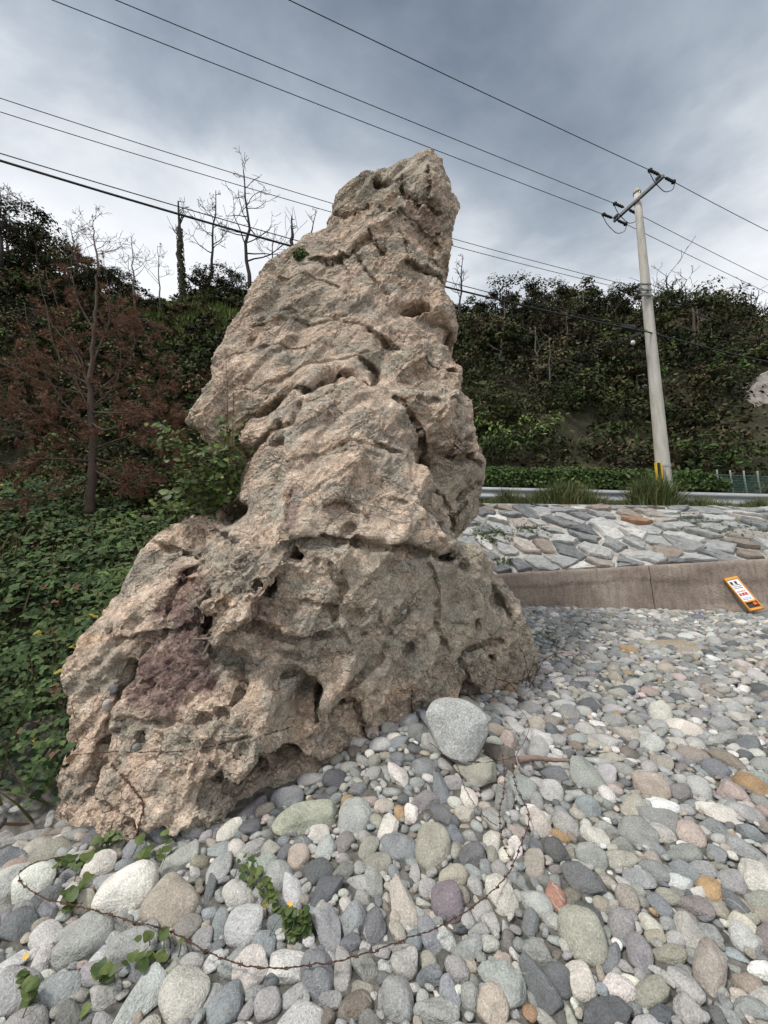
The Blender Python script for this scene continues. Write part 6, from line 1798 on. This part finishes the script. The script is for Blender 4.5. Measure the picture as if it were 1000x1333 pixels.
wire('barbed_wire', on_rock([(95, 982), (150, 981), (210, 978), (265, 972), (310, 965), (350, 955), (380, 946)], .012), .0020, 'taut rusty barbed wire crossing the left half of the rock face')
wire('barbed_wire', on_rock([(98, 976), (120, 985), (150, 1000), (170, 1020), (183, 1048), (184, 1070), (178, 1088)], .016), .0034, 'thick rusty barbed wire curling down the rock corner', gap=.05)
wire('barbed_wire', on_rock([(478, 965), (500, 940), (520, 920), (540, 898)], .02), .0018, 'rusty wire slanting up the rock behind the grey granite boulder')
wire('barbed_wire', on_rock([(535, 897), (533, 915), (540, 935), (543, 945)], .02), .0024, 'short rusty barbed wire hanging above the grey granite boulder', gap=.04)
wire('barbed_wire', on_ground([(82, 1137), (45, 1145), (22, 1160), (30, 1178), (60, 1196), (110, 1208), (150, 1220), (200, 1235), (240, 1252), (270, 1270), (310, 1286), (350, 1291), (400, 1288), (440, 1281), (480, 1270), (520, 1255), (570, 1235), (620, 1205), (660, 1165), (680, 1120), (690, 1080), (672, 1040), (668, 1010)], .075), .0022, 'long rusty barbed wire looping over the foreground cobbles', gap=.09)
wire('barbed_wire', on_ground([(690, 910), (700, 880), (690, 850), (685, 880), (680, 905)], .10), .0024, 'rusty wire loop sticking up beside the rock foot', gap=.06)
for k, L_ in enumerate(([(655, 1000), (658, 1040), (652, 1080), (655, 1120), (668, 1150)], [(645, 1005), (610, 1012), (590, 995), (600, 1030), (612, 1060), (630, 1085), (648, 1100)], [(672, 1005), (690, 960), (676, 930), (700, 905), (735, 890)], [(560, 985), (590, 1008), (640, 1012), (672, 1003)])):
    wire('loose_wire', on_ground(L_, .09), .0018, ['thin rusty wire hanging straight below the driftwood', 'rusty wire tangled around the olive block', 'rusty wire curving up from the driftwood beside the rock', 'rusty wire running under the grey granite boulder'][k], barbs=(k == 0), gap=.05, cat='wire')
for k, (a, hgt_, bend) in enumerate((((683, 905), .34, .10), ((690, 895), .42, -.05), ((697, 885), .30, .16), ((678, 915), .22, -.10))):
    p = ground_hit(*a); q_ = [p + Vector((0, 0, -.05)), p + Vector((bend * .3, 0, hgt_ * .4)), p + Vector((bend, 0, hgt_ * .8)), p + Vector((bend * 2.1, -.02, hgt_))]
    wire('upright_wire', q_, .0028, ['rusty wire stub bent over at the rock foot, first of four', 'tallest rusty wire stub at the right foot of the rock', 'outermost rusty wire stub at the right foot of the rock', 'shortest rusty wire stub at the right foot of the rock'][k], gap=.07, cat='wire')
# driftwood
g0, g1 = ground_hit(676, 1004), ground_hit(746, 1007)
pp = smooth_path([g0 + Vector((0, 0, .07)), g0.lerp(g1, .3) + Vector((0, 0, .085)), g0.lerp(g1, .65) + Vector((0, .01, .075)), g1 + Vector((0, 0, .08))], 6)
o = obj('driftwood_stick', MB().tube(pp, np.interp(np.linspace(0, 1, len(pp)), [0, .2, .7, 1], [.024, .020, .014, .009]) * (1 + .15 * np.sin(np.arange(len(pp)) * 2.1)), 8).mesh('driftwood_stick', True), simple_mat('driftwood', (.24, .17, .14), .9, .4, 60, bump=.6)); tag(o, 'weathered driftwood stick lying right of the grey granite boulder', 'driftwood')

# ------------------------------------------------------------------ plants with leaves one can pick apart
def leaf_col_mat(name, c):
    m, nt_, b = new_mat(name); k = NOISE(nt_, POS(nt_), 35, 4, .6)
    L(nt_, MIX(nt_, 1.0, c, RAMP(nt_, k, [(.3, .65), (.7, 1.35)]), 'MULTIPLY'), b.inputs['Base Color']); b.inputs['Roughness'].default_value = .5
    tr = N(nt_, 'ShaderNodeBsdfTranslucent'); tr.inputs[0].default_value = (*c, 1); mx = N(nt_, 'ShaderNodeMixShader'); mx.inputs[0].default_value = .25
    L(nt_, b.outputs[0], mx.inputs[1]); L(nt_, tr.outputs[0], mx.inputs[2]); L(nt_, mx.outputs[0], nt_.nodes['Material Output'].inputs[0])
    return m
LC = [leaf_col_mat('leaf green', (.085, .12, .036)), leaf_col_mat('leaf bright', (.125, .16, .05)), leaf_col_mat('leaf deep', (.06, .10, .03)), leaf_col_mat('leaf yellow', (.30, .25, .05))]
def round_leaf(lobes=0):
    V = [(0, 0, -.02)]; n_ = 14
    for k in range(n_):
        a = 2 * math.pi * k / n_; r = .5 * (1 + (.10 * math.cos(3 * a + .5) if lobes else 0)); r *= (1 - .45 * math.exp(-((a - math.pi * 1.5) / .3) ** 2))
        V.append((r * math.cos(a), r * math.sin(a), .07 * math.cos(2 * a)))
    return MB().add(V, f3=[(0, 1 + k, 1 + (k + 1) % n_) for k in range(n_)])
LEAFME = []
for mt in LC:
    me = round_leaf(1).mesh('leaf', True); me.materials.append(mt); LEAFME.append(me)
STEMM = simple_mat('green stem', (.07, .09, .035), .7, .3); TWIG = simple_mat('twig', (.075, .052, .038), .9, .3)
rl = random.Random(77)
def put_leaf(parent, p, nrm, size, k):
    o = bpy.data.objects.new('leaf', LEAFME[k]); COL.objects.link(o); o.parent = parent
    q_ = Vector(nrm).to_track_quat('Z', 'Y') @ Quaternion((0, 0, 1), rl.uniform(0, 6.28))
    o.location = Vector(p) - parent.location; o.rotation_mode = 'QUATERNION'; o.rotation_quaternion = q_; o.scale = (size, size * rl.uniform(.85, 1.1), size)
def weed(px, py, n, rad, size, label, flower=False, sprawl=None, lift=.045):
    g = ground_hit(px, py); t = thing('beach_weed', g, label, 'plant', 'weeds among the cobbles')
    mb = MB()
    for i in range(n):
        if sprawl:
            f_ = rl.random(); a = ground_hit(px + (sprawl[0] - px) * f_ + rl.gauss(0, rad * 60), py + (sprawl[1] - py) * f_ + rl.gauss(0, rad * 45))
        else: a = g + Vector((rl.gauss(0, rad), rl.gauss(0, rad), 0))
        a = Vector((a.x, a.y, float(beach_z(a.x, a.y)) + lift + rl.uniform(-.02, .07)))
        put_leaf(t, a, (rl.gauss(0, .35), -.35 + rl.gauss(0, .3), 1), size * rl.uniform(.6, 1.25), rl.choices((0, 1, 2, 3), (5, 4, 3, .3))[0])
        if i % 2 == 0:
            r0 = a + Vector((rl.gauss(0, .03), rl.gauss(0, .03), -.10)); mb.tube([r0, (r0 + a) / 2 + Vector((.008, 0, .02)), a], [.0025, .002, .0015], 4, False)
    child('stems', mb.mesh('stems'), STEMM, t, kind='stuff')
    if flower:
        mf_ = MB()
        for k in range(7):
            a_ = 6.28 * k / 7; mf_.add([(0, 0, 0), (.012 * math.cos(a_ - .4), .012 * math.sin(a_ - .4), .003), (.026 * math.cos(a_), .026 * math.sin(a_), .006), (.012 * math.cos(a_ + .4), .012 * math.sin(a_ + .4), .003)], f4=[(0, 1, 2, 3)])
        o = obj('flower', mf_.mesh('flower'), simple_mat('yellow petals', (.75, .42, .02), .6, .1), t); o.location = (.02, -.03, lift + .11); o.rotation_euler = (.7, .1, 0); o.scale = (.5,) * 3
    return t
weed(315, 1142, 44, .05, .034, 'sprawling weed with small round leaves right of the long grey slab', sprawl=(362, 1195))
weed(372, 1225, 52, .055, .034, 'leafy weed with a yellow flower beside the pale egg shaped cobble', True, sprawl=(400, 1222))
weed(82, 1195, 16, .045, .05, 'round leaved weed left of the cream cobble pile', sprawl=(110, 1170))
weed(205, 1262, 16, .05, .045, 'round leaved weed below the pale grey slab')
weed(28, 1300, 16, .05, .045, 'weed with yellowing leaves in the bottom corner', True, sprawl=(40, 1330))
weed(150, 1105, 16, .07, .05, 'small weed at the foot of the rock tower', sprawl=(120, 1118))
weed(205, 1116, 12, .06, .05, 'small weed between rock foot and long grey slab')
weed(130, 1300, 6, .03, .045, 'tiny weed between the bottom cobbles')
weed(100, 1135, 10, .05, .055, 'weed with round leaves above the white speckled boulder')
weed(710, 835, 14, .10, .06, 'green weed beside the right foot of the rock tower')

# the climbing shrub on the rock's left notch
vs_ = thing('climbing_shrub', at(292, 672, 3.75), 'bright green broad leaved shrub growing from the notch in the rock', 'shrub')
mb = MB(); SH = [((298, 668), (290, 630), (262, 600), (228, 578), (205, 562)), ((300, 665), (298, 620), (292, 585), (298, 552)), ((295, 668), (275, 650), (250, 640), (225, 655)), ((298, 665), (280, 625), (268, 590)), ((300, 660), (308, 620), (306, 590)), ((298, 668), (262, 628), (238, 605)), ((296, 668), (270, 665), (240, 668), (212, 660)), ((299, 668), (296, 650), (290, 690))]
leafpts = []
for k, br in enumerate(SH):
    pts_ = [at(a, b, 3.72 + .05 * k - .07 * i) for i, (a, b) in enumerate(br)]
    P_ = smooth_path(pts_, 8); mb.tube(P_, np.linspace(.010, .003, len(P_)), 5)
    for p in P_[4:]: leafpts.append(p)
child('stems', mb.mesh('stems', True), TWIG, vs_)
for i in range(300):
    p = leafpts[rl.randrange(len(leafpts))]; s_ = .062
    put_leaf(vs_, Vector(p) + Vector((rl.gauss(0, .05), rl.gauss(-.05, .07), rl.gauss(0, .05))), (rl.gauss(0, .5), -.7 + rl.gauss(0, .3), .9 + rl.gauss(0, .3)), s_ * rl.uniform(.6, 1.35), rl.choices((0, 1, 2, 3), (5, 4, 4, .12))[0])
rng = np.random.default_rng(15); m_ = 900; lp = np.array(leafpts)[rng.integers(0, len(leafpts), m_)] + rng.normal(size=(m_, 3)) * np.array([.075, .07, .075]) + np.array([0, .04, 0])
mb = MB(); inst(mb, BROAD_V, BROAD_F, lp, rot_from(np.tile([0, -.7, .8], (m_, 1)) + .6 * rng.normal(size=(m_, 3)), rng.uniform(0, 6.28, m_)), rng.uniform(.03, .065, m_), pick([(.07, .11, .03), (.10, .145, .04), (.05, .085, .026), (.14, .18, .05)], m_, .2, rng))
child('foliage', mb.mesh('foliage'), LEAFM, vs_, kind='stuff')
# tuft on the rock's shoulder
p, nr = rock_hit(392, 337, .02)
t = thing('rock_tuft', p, 'small round green tuft growing high on the rock shoulder', 'plant')
rng = np.random.default_rng(5); mb = MB()
for c_, r_ in (((.0, 0, .06), .085), ((.07, 0, .02), .065), ((-.02, -.03, .0), .075)):
    n = 110; d = unit(n, rng); q2 = np.array(p) + np.array(c_) + d * r_ * rng.uniform(.6, 1, (n, 1))
    inst(mb, BROAD_V, BROAD_F, q2, rot_from(d + .3 * rng.normal(size=d.shape), rng.uniform(0, 6.28, n)), rng.uniform(.02, .045, n), pick([(.06, .10, .028), (.085, .13, .035), (.04, .07, .022)], n, .2, rng))
child('foliage', mb.mesh('foliage'), LEAFM, t)
# dry stalks in front of the upper rock
for k, (a, b, lab) in enumerate((((297, 560), (294, 465), 'tall dry stalk rising in front of the rock left of centre'), ((304, 560), (302, 485), 'second dry stalk rising beside the tall one before the rock'))):
    B0_, T0_ = at(*a, 3.78), at(*b, 3.80); t = thing('dry_stalk', B0_, lab, 'plant', 'dry stalks before the rock'); rr = random.Random(k)
    mb = MB(); mb.tube([B0_ - Vector((0, 0, .3)), B0_.lerp(T0_, .5) + Vector((.01, 0, 0)), T0_], [.004, .003, .0015], 4); child('stem', mb.mesh('stem'), TWIG, t)
    mb = MB()
    for i in range(16):
        p = B0_.lerp(T0_, rr.uniform(.25, 1)); mb.tube([p, p + Vector((rr.gauss(0, .05), rr.gauss(0, .03), rr.uniform(.02, .07)))], [.002, .001], 3)
    child('side_twigs', mb.mesh('side_twigs'), TWIG, t, kind='stuff')
# weeds in the joints of the stone slope
for k, (px, py, wd, nn_, lab) in enumerate(((640, 697, .26, 260, 'creeping weed on the stone slope next to the rock'), (690, 690, .22, 140, 'thin weed patch on the stone slope right of the creeping weed'), (655, 732, .14, 90, 'small weed at the foot of the stone slope'), (905, 676, .22, 90, 'weed in a joint of the stone slope beyond the pole'), (965, 692, .30, 150, 'straggling weed line on the stone slope by the picture edge'))):
    c0 = None
    for tt in np.linspace(0, 1, 60):
        for xx in np.linspace(1.5, 11, 120):
            q3 = slope_pt(xx, tt, .05); u, v, f = project(np.array(q3))
            dd_ = (u - px) ** 2 + (v - py) ** 2
            if c0 is None or dd_ < c0[0]: c0 = (dd_, xx, tt)
    rng = np.random.default_rng(300 + k); mb = MB(); P_ = np.array([slope_pt(c0[1] + rng.normal() * wd, min(max(c0[2] + rng.normal() * wd * .25, 0), 1), rng.uniform(.03, .12)) for _ in range(nn_)])
    inst(mb, BROAD_V, BROAD_F, P_, rot_from(np.tile([0, -.5, .8], (nn_, 1)) + .5 * rng.normal(size=(nn_, 3)), rng.uniform(0, 6.28, nn_)), rng.uniform(.03, .075, nn_), pick(GREENS_MID, nn_, .25, rng))
    t = thing('slope_weed', P_.mean(0), lab, 'plant', 'weeds on the stone slope'); child('foliage', mb.mesh('foliage'), LEAFM, t, kind='stuff')
TICK('small')
